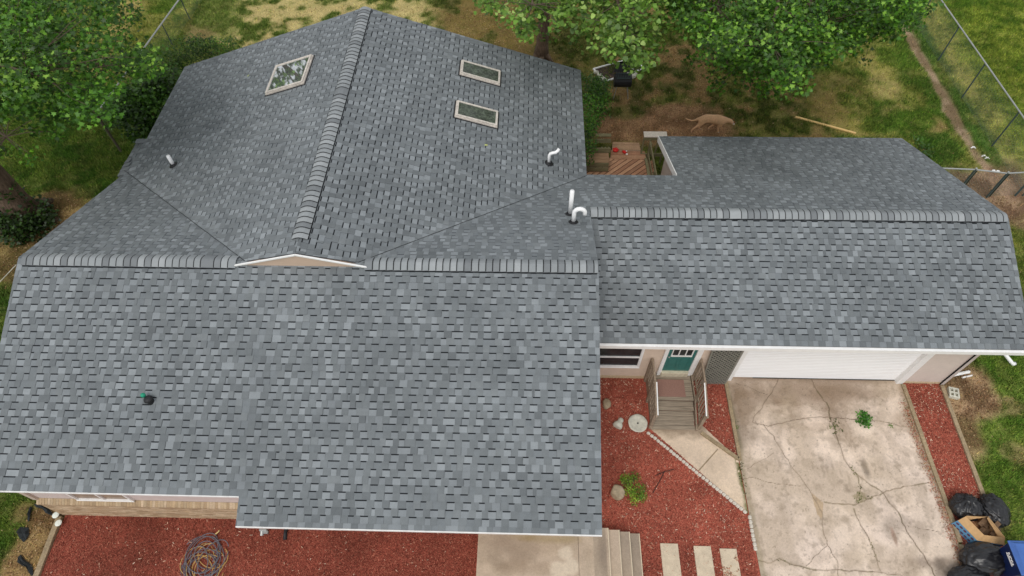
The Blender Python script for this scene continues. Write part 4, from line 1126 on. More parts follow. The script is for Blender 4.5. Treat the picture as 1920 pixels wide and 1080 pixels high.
# ------------------------------------------------------------------ rubbish by the driveway
from mathutils import noise as mn
def bag(loc, r, lab, seed, knot=(.6, .3, .5), kl=.12):
    import bmesh; random.seed(seed)
    bm = bmesh.new(); bmesh.ops.create_icosphere(bm, subdivisions=5, radius=1)
    kn = Vector(knot).normalized(); off = Vector((seed*3.1, seed*1.7, 0))
    e1 = kn.orthogonal().normalized(); e2 = kn.cross(e1)
    for v in bm.verts:
        p = v.co.copy(); a = math.atan2(p.dot(e2), p.dot(e1)); q = p.dot(kn)
        s = 1+.10*mn.noise(p*1.6+off)+.055*mn.noise(p*4+off)
        s += -.11*abs(mn.noise(p*3.1+off*2))-.07*abs(mn.noise(p*7.3+off*3))-.03*abs(mn.noise(p*15+off))+.06
        fold = max(0, q+.1); s += fold*.075*math.sin(a*13+4*mn.noise(p*2+off))+.02*math.sin(a*29+6*mn.noise(p*3))*fold
        s -= .10*abs(mn.noise(Vector((a*1.3, q*1.2, seed))))*.6
        if q > .9: s += (q-.9)*kl*9
        v.co = Vector((p.x*r[0]*s, p.y*r[1]*s, max(0, (p.z*s*.95+.80))*r[2]))
    me = bpy.data.meshes.new('bin_bag'); bm.to_mesh(me); bm.free(); me.materials.append(M['bag'])
    me.polygons.foreach_set('use_smooth', [True]*len(me.polygons))
    o = link(bpy.data.objects.new('bin_bag', me)); o.location = loc; return tag(o, lab, 'bin bag', 'black bin bags beside the driveway')
bag((*Gxy(1803, 956), 0), (.37, .33, .26), 'knotted black bin bag on the red mulch, farthest from the blue bin', 1, (.1, .5, .9))
bag((*Gxy(1853, 962), 0), (.33, .40, .27), 'black bin bag on the lawn edge behind the cardboard box', 2, (-.9, .7, .4))
bag((*Gxy(1835, 1052), 0), (.55, .36, .30), 'large black bin bag between the cardboard box and the blue bin', 3, (.9, -.1, .5))
bag((*Gxy(1808, 1088), 0), (.45, .30, .22), 'half visible black bin bag at the bottom edge, lowest of the pile', 4, (.8, .2, .5))
# cardboard box
bz = .34; ft = .46
q = [Vector(G(*p, bz)) for p in ((1796, 976), (1853, 968), (1882, 1022), (1832, 1013))]
bx_ = thing('cardboard_box', 'open cardboard carton with blue printed sides among the bin bags', 'cardboard box', (*((q[0]+q[2])/2)[:2], 0))
cen = (q[0]+q[1]+q[2]+q[3])/4
inn = [p+(cen-p).normalized()*.02 for p in q]; low = [Vector((p.x, p.y, .02)) for p in q]; ilow = [Vector((p.x, p.y, .035)) for p in inn]
m = MB(); m.add(q+inn+low+ilow, [(i, (i+1) % 4, 4+(i+1) % 4, 4+i) for i in range(4)]+[(4+i, 4+(i+1) % 4, 12+(i+1) % 4, 12+i) for i in range(4)]+[(12, 13, 14, 15)])
m.build('carton', M['card'], bx_)
for i in range(4):
    a, b = q[i], q[(i+1) % 4]; n = ((a+b)/2-cen); n.z = 0; n.normalize(); k = .004; m = MB()
    m.add([a+n*k, b+n*k, Vector((b.x, b.y, .02))+n*k, Vector((a.x, a.y, .02))+n*k], [(0, 1, 2, 3)])
    sd_o = m.build('printed_side', M['blue_print'], bx_)
    if i == 3:
        for t in range(5):
            p = a.lerp(b, .12+.19*t)+n*.007; u_ = (b-a).normalized()*.045
            for (zc, hz) in ((.25, .04), (.11, .03)):
                mk = MB(); mk.add([Vector((p.x, p.y, zc))+u_*math.cos(w*.628)*.9+Vector((0, 0, hz*math.sin(w*.628))) for w in range(10)], [tuple(range(10))]); mk.build('print_mark', M['maroon'], sd_o)
for (i, e1, e2) in ((3, (1845, 1003), (1811, 968)), (2, (1884, 1008), (1845, 1003)), (1, (1851, 972), (1885, 1008)), (0, (1813, 967), (1848, 970))):
    a, b = q[i], q[(i+1) % 4]
    o1, o2 = (Vector(G(*e1, ft)), Vector(G(*e2, ft))); fl = MB()
    if i in (0, 1): o1, o2 = Vector(G(*e1, ft)), Vector(G(*e2, ft))
    V = [a, b, o2, o1]; V += [v+Vector((0, 0, -.010)) for v in V]
    fl.add(V, [(0, 1, 2, 3), (7, 6, 5, 4)]+[(k, 4+k, 4+(k+1) % 4, (k+1) % 4) for k in range(4)]); fl.build('flap', M['card'], bx_)
m = MB(); c = Gxy(1853, 992, .2)
for k in range(7): 
    random.seed(k+50); cx, cy = c[0]+random.uniform(-.14, .12), c[1]+random.uniform(-.14, .14)
    m.beam((cx-.12, cy-.06, .14+.03*k), (cx+.10, cy+.10, .18+.03*k), .10, .03)
tag(m.build('scrap_wood', plain('scrap_contents', S(112, 88, 66), .8, 12, .4, .2)), 'brown scraps heaped inside the open cardboard box', 'scraps')
# blue wheelie bin
bn = thing('wheelie_bin', 'navy wheelie bin with lighter blue lid and white printed logo at the right edge', 'wheelie bin', (11.42, 3.40, 0))
X0, X1, Y0, Y1 = 11.05, 11.72, 3.06, 3.74
def frus(x0, x1, y0, y1, z0, X0_, X1_, Y0_, Y1_, z1, m):
    m.add([(x0, y0, z0), (x1, y0, z0), (x1, y1, z0), (x0, y1, z0), (X0_, Y0_, z1), (X1_, Y0_, z1), (X1_, Y1_, z1), (X0_, Y1_, z1)],
          [(3, 2, 1, 0), (4, 5, 6, 7), (0, 1, 5, 4), (1, 2, 6, 5), (2, 3, 7, 6), (3, 0, 4, 7)])
m = MB(); frus(X0+.12, X1-.08, Y0+.08, Y1-.08, .06, X0, X1, Y0, Y1, .98, m); m.build('body', M['bin_blue'], bn)
m = MB(); m.box(X0-.035, X1+.03, Y0-.03, Y1+.03, .975, 1.005, bev=.01); frus(X0-.01, X1, Y0-.01, Y1+.01, 1.004, X0+.05, X1-.05, Y0+.05, Y1-.05, 1.07, m); m.build('lid', M['bin_lid'], bn)
for s_ in (Y0+.06, Y1-.06):
    m = MB(); m.tube([(X1-.04, s_-.03, .12), (X1-.04, s_+.03, .12)], .12, 18); m.build('wheel', M['black'], bn)
m = MB(); m.tube([(X1+.05, Y0+.08, .97), (X1+.05, Y1-.08, .97)], .018, 8); m.build('handle', M['bin_blue'], bn)
cu = bpy.data.curves.new('logo_text', 'FONT'); cu.body = 'KING'; cu.size = .115; cu.extrude = .002; cu.align_x = 'CENTER'; cu.offset = .004
to = bpy.data.objects.new('tmp_text', cu); COL.objects.link(to)
bpy.context.view_layer.update(); dg = bpy.context.evaluated_depsgraph_get()
tm = bpy.data.meshes.new_from_object(to.evaluated_get(dg)); bpy.data.objects.remove(to)
tm.materials.clear(); tm.materials.append(M['pvc'])
lo = bpy.data.objects.new('logo', tm); link(lo, bn)
zc = .80; xf = X0+.12*(1-(zc-.06)/.92)-.008
lo.location = (xf-11.42, 3.42-3.40, zc-.03); 
lo.rotation_euler = Matrix(((0, .1, -1), (-1, 0, 0), (0, 1, .1))).to_euler()
m = MB(); m.box(xf+.002, xf+.010, 3.27, 3.57, zc-.075, zc-.05); m.build('logo_strip', M['pvc'], bn)

# ------------------------------------------------------------------ fences
def tubeobj(name, a, b, r, mat, parent, n=8):
    m = MB(); m.tube([a, b], r, n); return m.build(name, mat, parent)
def wiremesh(name, a, b, h, parent, mat, sp=.10, r=.0017, z0=.05):
    a = Vector(a); b = Vector(b); L = (b-a).length; d = (b-a)/L; m = MB()
    for s_ in (1, -1):
        k = -h
        while k < L+h:
            x0, zA, x1, zB = (k, 0, k+h, h) if s_ > 0 else (k+h, 0, k, h)
            P = [(x0, zA), (x1, zB)]
            def cl(p, q):
                (xa, za), (xb, zb) = p, q
                if xa < 0: za += (0-xa)/(xb-xa)*(zb-za); xa = 0
                elif xa > L: za += (L-xa)/(xb-xa)*(zb-za); xa = L
                return (xa, za)
            if max(x0, x1) > 0 and min(x0, x1) < L:
                p, q_ = cl(P[0], P[1]), cl(P[1], P[0])
                if abs(p[1]-q_[1]) > .01: m.tube([a+d*p[0]+Vector((0, 0, z0+p[1])), a+d*q_[0]+Vector((0, 0, z0+q_[1]))], r, 3, cap=False)
            k += sp
    return m.build(name, mat, parent)
fr = thing('chain_link_fence', 'chain link fence with silver top rail running up the right side lawn', 'fence', (17.0, 20, 0))
tubeobj('top_rail', (17.05, 15.4, 1.60), (16.72, 30, 1.60), .027, M['galv'], fr)
for yy in (15.5, 17.97, 20.71, 23.11, 25.6, 28.1):
    xx = 17.05-(yy-15.4)*.0226; tubeobj('post', (xx, yy, 0), (xx, yy, 1.58), .026, M['galv_dark'], fr)
wiremesh('wire_mesh', (17.05, 15.4, 0), (16.72, 30, 0), 1.5, fr, M['wire'])
fl_ = thing('chain_link_fence', 'chain link fence with silver rail at the upper left beyond the maple', 'fence', (-15.5, 22, 0))
LZ = 1.03
pa = G(205, 180, LZ); pb = G(335, 0, LZ); dd = (pb-pa)/np.linalg.norm(pb-pa)
pA = pa-dd*1.2; pB = pb+dd*3.0
tubeobj('top_rail', pA, pB, .032, M['galv'], fl_)
for (u, v) in ((268, 150), (328, 85), (383, 38)):
    g_ = G(u, v); s_ = float(np.dot(np.array(g_)-np.array([pA[0], pA[1], 0]), dd)); p = pA+dd*s_
    tubeobj('post', (p[0], p[1], 0), (p[0], p[1], LZ), .022, M['galv_dark'], fl_)
wiremesh('wire_mesh', (pA[0], pA[1], 0), (pB[0], pB[1], 0), .95, fl_, M['wire'])
g_ = G(228, 285); tag(tubeobj('fence_post', (g_[0], g_[1], 0), (g_[0]-.05, g_[1]+.1, 1.9), .045, plain('old_post', S(86, 80, 66), .9, 20, .3, .3), None), 'dark leaning post standing alone by the shrubs left of the wing', 'post')
fg = thing('gate_fence', 'green coated chain link gate section behind the garage gable on the right', 'fence', (15.5, 16, 0))
GZ = 1.15
P = [G(1755, 315, GZ), G(1829, 318, GZ), G(1889, 325, GZ), G(1945, 322, GZ)]
P = [np.array(p) for p in P]
for i, (a, b) in enumerate(zip(P[:-1], P[1:])):
    tubeobj('top_rail', a, b, .025, M['galv'], fg); wiremesh('wire_mesh', (a[0], a[1], 0), (b[0], b[1], 0), 1.08, fg, M['wire'])
for i, p in enumerate(P):
    tubeobj('post', (p[0], p[1], 0), (p[0], p[1], GZ+.03), .034, M['galv_dark'], fg)
    if i in (1, 2): tubeobj('gate_frame', (p[0]+.08, p[1], .05), (p[0]+.08, p[1], GZ), .02, M['wire_dark'], fg)
    m = MB(); m.lathe((p[0], p[1], GZ+.02), [(.03, 0), (.036, .02), (.03, .05), (.008, .065)], 10); m.build('post_cap', M['galv'], fg)

# scattered white scraps by the gate
random.seed(3)
for i, (u, v) in enumerate(((1824, 277), (1844, 293), (1850, 297), (1862, 321), (1870, 322))):
    c = Gxy(u, v); m = MB(); m.beam((c[0]-.09, c[1]-.03, .02), (c[0]+.06, c[1]+.03, .03), .04, .012); m.beam((c[0]-.02, c[1]+.04, .03), (c[0]+.08, c[1]-.05, .02), .04, .012)
    lab = ('white crossed scrap lying on the dirt trail, highest of the scraps by the gate', 'small white scrap below the crossed one on the trail', 'small white scrap touching the trail edge above the gate', 'white scrap against the gate rail, left one', 'white scrap against the gate rail, right one')[i]
    tag(m.build('plastic_scrap', M['white']), lab, 'plastic scrap', 'white scraps by the gate')

# ------------------------------------------------------------------ back deck
dk = thing('wooden_deck', 'small brown wooden deck with diagonal boards in the notch behind the roofs', 'deck', (3.0, 15, 0))
DZk = .5
def clipped_boards(poly, ang, w, gap, z, th, cols, seed):
    random.seed(seed); V = []; Fc = []; C = []; poly = ccw(poly)
    ca, sa = math.cos(ang), math.sin(ang); k = -12.0
    cx = sum(p[0] for p in poly)/len(poly); cy = sum(p[1] for p in poly)/len(poly)
    while k < 12:
        q_ = [(cx+ca*s-sa*t, cy+sa*s+ca*t) for s, t in ((-9, k), (9, k), (9, k+w), (-9, k+w))]
        cl = clip_poly(q_, poly)
        if len(cl) >= 3:
            n = len(cl); b = len(V); V += [(x, y, z) for x, y in cl]+[(x, y, z-th) for x, y in cl]
            c_ = np.array(S(*random.choice(cols)))*random.uniform(.9, 1.1)
            Fc.append(tuple(range(b, b+n))); C.append(c_); Fc.append(tuple(range(b+2*n-1, b+n-1, -1))); C.append(c_*.5)
            for i in range(n): Fc.append((b+i, b+n+i, b+n+(i+1) % n, b+(i+1) % n)); C.append(c_*.5)
        k += w+gap
    return V, Fc, C
dcol = [(172, 130, 102), (160, 118, 92), (184, 142, 112), (150, 112, 88)]
V, Fc, C = clipped_boards([(1.45, 12.8), (4.40, 12.8), (4.40, 16.55), (1.45, 16.8)], math.radians(42), .128, .022, DZk, .03, dcol, 5)
mesh('deck_board', V, Fc, M['wood_deck'], dk, fcol=C)['label'] = 'diagonal brown floor boards of the deck'
m = MB(); m.box(1.45, 4.4, 12.8, 16.5, .3, DZk-.035); m.build('joist_frame', M['dark'], dk)
V, Fc, C = clipped_boards([(2.85, 16.60), (4.12, 16.60), (4.10, 17.0), (2.9, 17.05)], 0, .14, .01, DZk+.01, .04, dcol, 6); mesh('border_board', V, Fc, M['wood_deck'], dk, fcol=C)
V, Fc, C = clipped_boards([(2.95, 17.08), (4.02, 17.06), (3.98, 17.62), (3.02, 17.65)], 0, .28, .01, DZk-.14, .04, [(166, 134, 106)], 7); mesh('step', V, Fc, M['wood_deck'], dk, fcol=C)
m = MB(); m.box(2.95, 4.02, 17.06, 17.10, 0, .46); m.build('riser', M['riser'], dk)
M['wood_green'] = plain('mossy_wood', S(118, 112, 84), .9, 12, .3, .3, stretch=(.4, 3, 3), second=[(60, .15)])
# bench on the left
bh = DZk+.42
m = MB()
for i, (ya, col) in enumerate(((16.0, 0), (16.16, 0), (16.32, 0))): m.box(1.4, 2.74, ya, ya+.145, bh-.04, bh, bev=.006)
m.build('bench_seat', plain('bench_boards', S(152, 122, 94), .85, 14, .25, .3, stretch=(.3, 4, 3)), dk)
m = MB(); m.box(1.4, 2.72, 15.96, 15.99, bh-.18, bh-.02); m.box(1.4, 2.72, 15.92, 15.955, bh-.36, bh-.20); m.build('bench_front', M['wood_green'], dk)
m = MB(); m.box(1.4, 2.80, 16.50, 16.545, bh-.02, bh+.16); m.build('bench_back', M['wood_green'], dk)
for xx in (2.50, 2.62, 2.74):
    m = MB(); m.box(xx-.03, xx+.03, 16.56, 16.64, 0, bh+.12); m.build('post', M['wood_green'], dk)
m = MB(); zt = 1.25; a = G(1117, 252, zt); b = G(1146, 252, zt); m.box(a[0], b[0], a[1]-.08, a[1]+.06, zt-.04, zt, bev=.006); m.box(a[0], b[0], a[1]-.14, a[1]-.11, zt-.26, zt-.10); m.build('railing', M['wood_green'], dk)
# right railing
m = MB(); zt = 1.35; a = G(1207, 249, zt); b = G(1250, 247, zt)
m.box(a[0], b[0], a[1]-.20, a[1]+.08, zt-.04, zt, bev=.006); 
m.build('rail_cap', plain('pale_rail_cap', S(206, 196, 184), .7, 14, .15, .2), dk)
m = MB(); m.box(a[0], b[0], a[1]-.16, a[1]-.13, zt-.20, zt-.045); m.build('railing', M['wood_green'], dk)
m = MB(); m.box(a[0], b[0], a[1]-.16, a[1]-.13, zt-.95, zt-.82); m.build('bottom_rail', M['wood_green'], dk)
for xx in np.linspace(a[0]+.03, b[0]-.03, 4):
    m = MB(); m.box(xx-.025, xx+.025, a[1]-.13, a[1]-.08, 0, zt-.045); m.build('baluster', M['wood_green'], dk)
m = MB(); m.beam((4.22, 13.2, 1.30), (4.12, 16.6, 1.30), .04, .12); m.beam((4.22, 13.2, .85), (4.12, 16.6, .85), .03, .10); m.beam((4.20, 13.2, .56), (4.10, 16.6, .56), .10, .05)
m.build('side_railing', M['wood_green'], dk)
for yy in (13.3, 15.2, 16.55):
    m = MB(); m.box(4.12, 4.20, yy-.04, yy+.04, 0, 1.3); m.build('post', M['wood_green'], dk)
# toys
m = MB(); c = Gxy(1154, 283, DZk+.02); m.lathe((c[0], c[1], DZk+.02), [(.05, 0), (.10, .03), (.11, .07), (.06, .10), (.02, .11)], 14, wob=.15); tag(m.build('red_toy', M['red'], smooth=True), 'round red toy on the deck border boards', 'toy')
c = Gxy(1171, 287, DZk+.02); t2 = thing('dog_toy', 'red and white chew toy lying right of the round red one', 'toy', (c[0], c[1], DZk))
m = MB(); m.tube([(c[0]-.07, c[1]+.05, DZk+.06), (c[0], c[1], DZk+.07), (c[0]+.03, c[1]-.05, DZk+.06)], [.045, .06, .045], 8); m.build('body', M['red'], t2, smooth=True)
m = MB(); m.tube([(c[0]+.04, c[1]+.06, DZk+.05), (c[0]+.09, c[1]+.07, DZk+.05)], .025, 6); m.tube([(c[0]+.04, c[1]-.08, DZk+.05), (c[0]+.10, c[1]-.10, DZk+.05)], .028, 6); m.build('ends', M['white'], t2, smooth=True)

# ------------------------------------------------------------------ yard things
a, b = Gxy(1491, 220), Gxy(1604, 251); m = MB(); m.beam((*a, .025), (*b, .03), .09, .04)
tag(m.build('lumber_plank', M['tan_lumber']), 'long pale plank lying on the grass beyond the garage roof', 'plank')
# grill
gc = Gxy(1162, 184)
gr = thing('charcoal_grill', 'black charcoal grill with its lid open on thin legs under the maple', 'grill', (gc[0], gc[1], 0))
gz = .82; gx_, gy_ = gc[0]+.03, gc[1]+.15
m = MB(); m.tube([(gx_-.34, gy_, gz-.10), (gx_-.33, gy_, gz-.1), (gx_+.33, gy_, gz-.1), (gx_+.34, gy_, gz-.1)], [.12, .25, .25, .12], 16); m.build('firebox', M['black'], gr)
m = MB(); m.box(gx_-.26, gx_+.26, gy_-.17, gy_+.17, gz+.10, gz+.115)
for i in range(9): m.tube([(gx_-.26+.065*i, gy_-.2, gz+.16), (gx_-.26+.065*i, gy_+.2, gz+.16)], .007, 5)
m.build('grate', M['galv_dark'], gr)
m = MB(); m.add([(gx_-.34, gy_+.24, gz+.1), (gx_+.34, gy_+.24, gz+.1), (gx_+.34, gy_+.42, gz+.38), (gx_-.34, gy_+.42, gz+.38), (gx_-.30, gy_+.32, gz+.52), (gx_+.30, gy_+.32, gz+.52)], [(0, 1, 2, 3), (3, 2, 5, 4)])
m.build('lid', M['black'], gr)
for sx in (-1, 1):
    for sy in (-1, 1):
        m = MB(); m.tube([(gx_+.2*sx, gy_+.1*sy, gz-.2), (gx_+.29*sx, gy_+.22*sy, 0)], .014, 6); m.build('leg', M['galv'], gr)
# white frame with dark tarp
q = [Gxy(*p) for p in ((1112, 131), (1138, 153), (1208, 130), (1186, 111))]
wf = thing('garden_border', 'flat white rectangular border round dark soil under the maple', 'garden border', (*q[0], 0))
for i in range(4):
    a, b = q[i], q[(i+1) % 4]; m = MB(); m.beam((*a, .04), (*b, .04), .05, .06); m.build('edge_board', M['white'], wf)
cq = np.mean(np.array(q), axis=0)
mesh('soil_sheet', [(x+(cq[0]-x)*.04, y+(cq[1]-y)*.04, .02) for x, y in q]+[(x, y, .0) for x, y in q], [(3, 2, 1, 0), (0, 1, 5, 4), (1, 2, 6, 5), (2, 3, 7, 6), (3, 0, 4, 7)], plain('dark_soil', S(70, 58, 54), .95, 8, .4, .5), wf)
random.seed(12)
for i, (u, v) in enumerate(((1118, 135), (1124, 140), (1128, 145), (1133, 149), (1181, 137), (1187, 143), (1184, 131), (1190, 138), (1179, 130))):
    c = Gxy(u, v, .1); rock((c[0], c[1], .03), (.12, .10, .14), ('white shell-like stone on the left edge of the white frame' if i < 4 else 'pale stone heaped beside the black grill'), M['stone_white'], 60+i, 'pale_stone', cat='stone')['group'] = 'pale stones round the white frame'
# dark cable on the left lawn
m = MB(); a, b = Gxy(-40, 585), Gxy(40, 505); m.tube([(*a, .25), ((a[0]+b[0])/2, (a[1]+b[1])/2, .22), (*b, .25)], .014, 6)
tag(m.build('rope', M['stone_white']), 'thin pale cord crossing the left lawn by the roof edge', 'rope')

# ------------------------------------------------------------------ dog
def dog():
    z0 = 0.0; y0 = 18.70
    V = []; Ed = []; R = []
    def jn(p, r, par=None):
        k_ = 1.32 if r[0] > .08 else 1.15; r = (r[0]*k_, r[1]*k_)
        V.append(p); R.append(r); k = len(V)-1
        if par is not None: Ed.append((par, k))
        return k
    pel = jn((6.50, y0, .56), (.125, .125)); b1 = jn((6.66, y0, .60), (.125, .125), pel); b2 = jn((6.88, y0, .57), (.125, .13), b1); b3 = jn((7.08, y0, .54), (.135, .16), b2)
    sh = jn((7.24, y0, .53), (.125, .15), b3); n1 = jn((7.40, y0-.01, .54), (.085, .085), sh); n2 = jn((7.50, y0-.02, .53), (.07, .07), n1)
    h1 = jn((7.57, y0-.03, .51), (.078, .078), n2); h2 = jn((7.64, y0-.05, .46), (.058, .055), h1); h3 = jn((7.70, y0-.07, .415), (.042, .038), h2); h4 = jn((7.745, y0-.08, .385), (.034, .03), h3)
    # tail
    t = jn((6.38, y0, .58), (.05, .05), pel); t = jn((6.26, y0+.01, .50), (.026, .026), t); t = jn((6.12, y0+.02, .47), (.022, .022), t); t = jn((5.98, y0+.03, .53), (.016, .016), t); jn((5.90, y0+.03, .58), (.011, .011), t)
    # hind legs: near stretched back, far forward
    for (s, pts) in ((-1, [(6.50, .07, .46, .085), (6.44, .09, .33, .06), (6.28, .09, .20, .032), (6.20, .09, .06, .024), (6.24, .09, .022, .026)]),
                     (1, [(6.53, .07, .46, .085), (6.60, .09, .32, .06), (6.50, .09, .20, .032), (6.54, .09, .06, .024), (6.60, .09, .022, .026)])):
        p = pel
        for (x, dy, z, r) in pts: p = jn((x, y0+s*dy, z), (r, r), p)
    for (s, pts) in ((-1, [(7.20, .08, .40, .07), (7.16, .09, .28, .045), (7.20, .09, .14, .028), (7.22, .09, .04, .022), (7.27, .09, .020, .026)]),
                     (1, [(7.16, .08, .40, .07), (7.08, .09, .28, .045), (6.98, .09, .17, .028), (6.88, .09, .07, .022), (6.91, .09, .025, .024)])):
        p = sh
        for (x, dy, z, r) in pts: p = jn((x, y0+s*dy, z), (r, r), p)
    me = bpy.data.meshes.new('dog_tmp'); me.from_pydata(V, Ed, []); o = bpy.data.objects.new('dog_tmp', me); COL.objects.link(o)
    sk = o.modifiers.new('skin', 'SKIN'); 
    for i, r in enumerate(R): me.skin_vertices[0].data[i].radius = r
    me.skin_vertices[0].data[0].use_root = True
    ss = o.modifiers.new('sub', 'SUBSURF'); ss.levels = 2; ss.render_levels = 2
    bpy.context.view_layer.update(); dgp = bpy.context.evaluated_depsgraph_get()
    fm = bpy.data.meshes.new_from_object(o.evaluated_get(dgp)); bpy.data.objects.remove(o); fm.name = 'dog'
    fm.materials.clear(); fm.materials.append(M['fur']); fm.materials.append(M['muzzle'])
    for p in fm.polygons:
        p.use_smooth = True
        c = p.center; p.material_index = 1 if (c.x > 7.655 or c.z < .05) else 0
    d = bpy.data.objects.new('dog', fm); COL.objects.link(d)
    d.location = (-.13, 0, 0)
    tag(d, 'tan short-haired dog walking right, head lowered, just beyond the garage roof', 'dog')
    m = MB(); m.lathe((7.775, y0-.085, .370), [(.006, -.012), (.018, -.004), (.018, .008), (.006, .016)], 10); m.build('nose', M['nose'], d, smooth=True)
    for s in (-1, 1):
        m = MB(); bx_, by_, bz_ = 7.555, y0-.03+s*.062, .56
        m.add([(bx_+.02, by_, bz_), (bx_-.035, by_, bz_+.005), (bx_-.01, by_+s*.035, bz_-.085), (bx_+.03, by_+s*.03, bz_-.06), (bx_+.02, by_+s*.010, bz_-.005), (bx_-.035, by_+s*.012, bz_), (bx_-.01, by_+s*.047, bz_-.085), (bx_+.03, by_+s*.04, bz_-.06)],
              [(0, 1, 2, 3), (7, 6, 5, 4), (0, 3, 7, 4), (3, 2, 6, 7), (2, 1, 5, 6), (1, 0, 4, 5)])
        m.build('ear', plain('dog_ear%d' % s, S(150, 100, 64), .85, 30, .15, 0), d)
        m = MB(); m.lathe((7.625, y0-.045+s*.048, .482), [(.003, -.008), (.010, 0), (.003, .008)], 8); m.build('eye', M['nose'], d)
dog()

# ------------------------------------------------------------------ foliage
def leafshape(kind):
    if kind == 'maple':
        P = [(0, -.02), (.16, .06), (.50, .02), (.34, .30), (.46, .62), (.17, .55), (0, 1.0), (-.17, .55), (-.46, .62), (-.34, .30), (-.50, .02), (-.16, .06)]
    elif kind == 'broad':
        P = [(0, 0), (.30, .02), (.50, .30), (.36, .52), (.30, .78), (0, 1.0), (-.30, .78), (-.36, .52), (-.50, .30), (-.30, .02)]
    else:
        P = [(0, 0), (.22, .3), (.16, .7), (0, 1.0), (-.16, .7), (-.22, .3)]
    return np.array([(x, y, 0) for x, y in P])
def scatter_leaves(name, C, size, kind, cols, parent, droop=.5, tiltsd=.5, seed=1, tips=None):
    """C (N,3) leaf positions; each leaf is its own small lobed polygon"""
    r = np.random.default_rng(seed); L = leafshape(kind); n = len(L); N = len(C)
    a = r.uniform(0, 2*math.pi, N); el = r.normal(-droop, tiltsd, N); ro = r.normal(0, .5, N)
    sz = size*r.uniform(.6, 1.25, N)
    dx = np.stack([np.cos(a)*np.cos(el), np.sin(a)*np.cos(el), np.sin(el)], 1)
    sd = np.stack([-np.sin(a), np.cos(a), np.zeros(N)], 1)
    up = np.cross(sd, dx); sd2 = sd*np.cos(ro)[:, None]+up*np.sin(ro)[:, None]
    V = C[:, None, :]+(sd2[:, None, :]*L[None, :, 0:1]+dx[:, None, :]*L[None, :, 1:2])*sz[:, None, None]
    # slight cupping
    V += np.cross(sd2, dx)[:, None, :]*(-(L[None, :, 0:1]**2)*.5)*sz[:, None, None]
    cols = np.array(cols); idx = r.integers(0, len(cols), N)
    col = cols[idx]*r.uniform(.65, 1.25, N)[:, None]*np.array([1.10, 1.0, .66])*np.concatenate(CLUMP)[:, None]
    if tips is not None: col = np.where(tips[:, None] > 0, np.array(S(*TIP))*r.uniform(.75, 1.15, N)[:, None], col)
    return ngons(name, V, n, M['leaf'], parent, fcol=col)
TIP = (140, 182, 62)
def clump_leaves(centres, radii, per, r, flat=.6):
    out = []; tip = []; CL = globals().setdefault('CLUMP', []); CL.clear()
    for c, rad in zip(centres, radii):
        n = int(per*(rad/.6)**2)
        p = r.normal(0, 1, (n, 3)); p /= np.linalg.norm(p, axis=1)[:, None]; p *= (r.uniform(0, 1, n)**.45)[:, None]
        k = 1+.35*vn(p[:, 0]*3+c[0]*5, p[:, 1]*3+c[1]*5, 1.0, 3)
        q = p*np.array([rad, rad, rad*flat])*k[:, None]
        out.append(np.array(c)+q); CL.append(np.full(n, r.uniform(.50, 1.22)))  # random tone per clump stands in for shade between clumps
        t = (r.random() < .38)
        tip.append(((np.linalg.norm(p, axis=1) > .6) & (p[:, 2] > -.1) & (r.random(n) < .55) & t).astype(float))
    return np.vstack(out), np.concatenate(tip)
def limb(a, b, r0, r1, m, sag=.0, seed=0, n=7):
    rr = random.Random(seed); a = Vector(a); b = Vector(b); pts = []; rs = []
    L = (b-a).length
    for i in range(n):
        t = i/(n-1); p = a.lerp(b, t); p.z += math.sin(math.pi*t)*sag*L
        if 0 < i < n-1: p += Vector((rr.uniform(-1, 1), rr.uniform(-1, 1), rr.uniform(-1, 1)))*L*.025
        pts.append(p); rs.append(r0*(1-t)**.7*.9+r1*(t*.9+.1))
    m.tube(pts, rs, 6)
    return pts
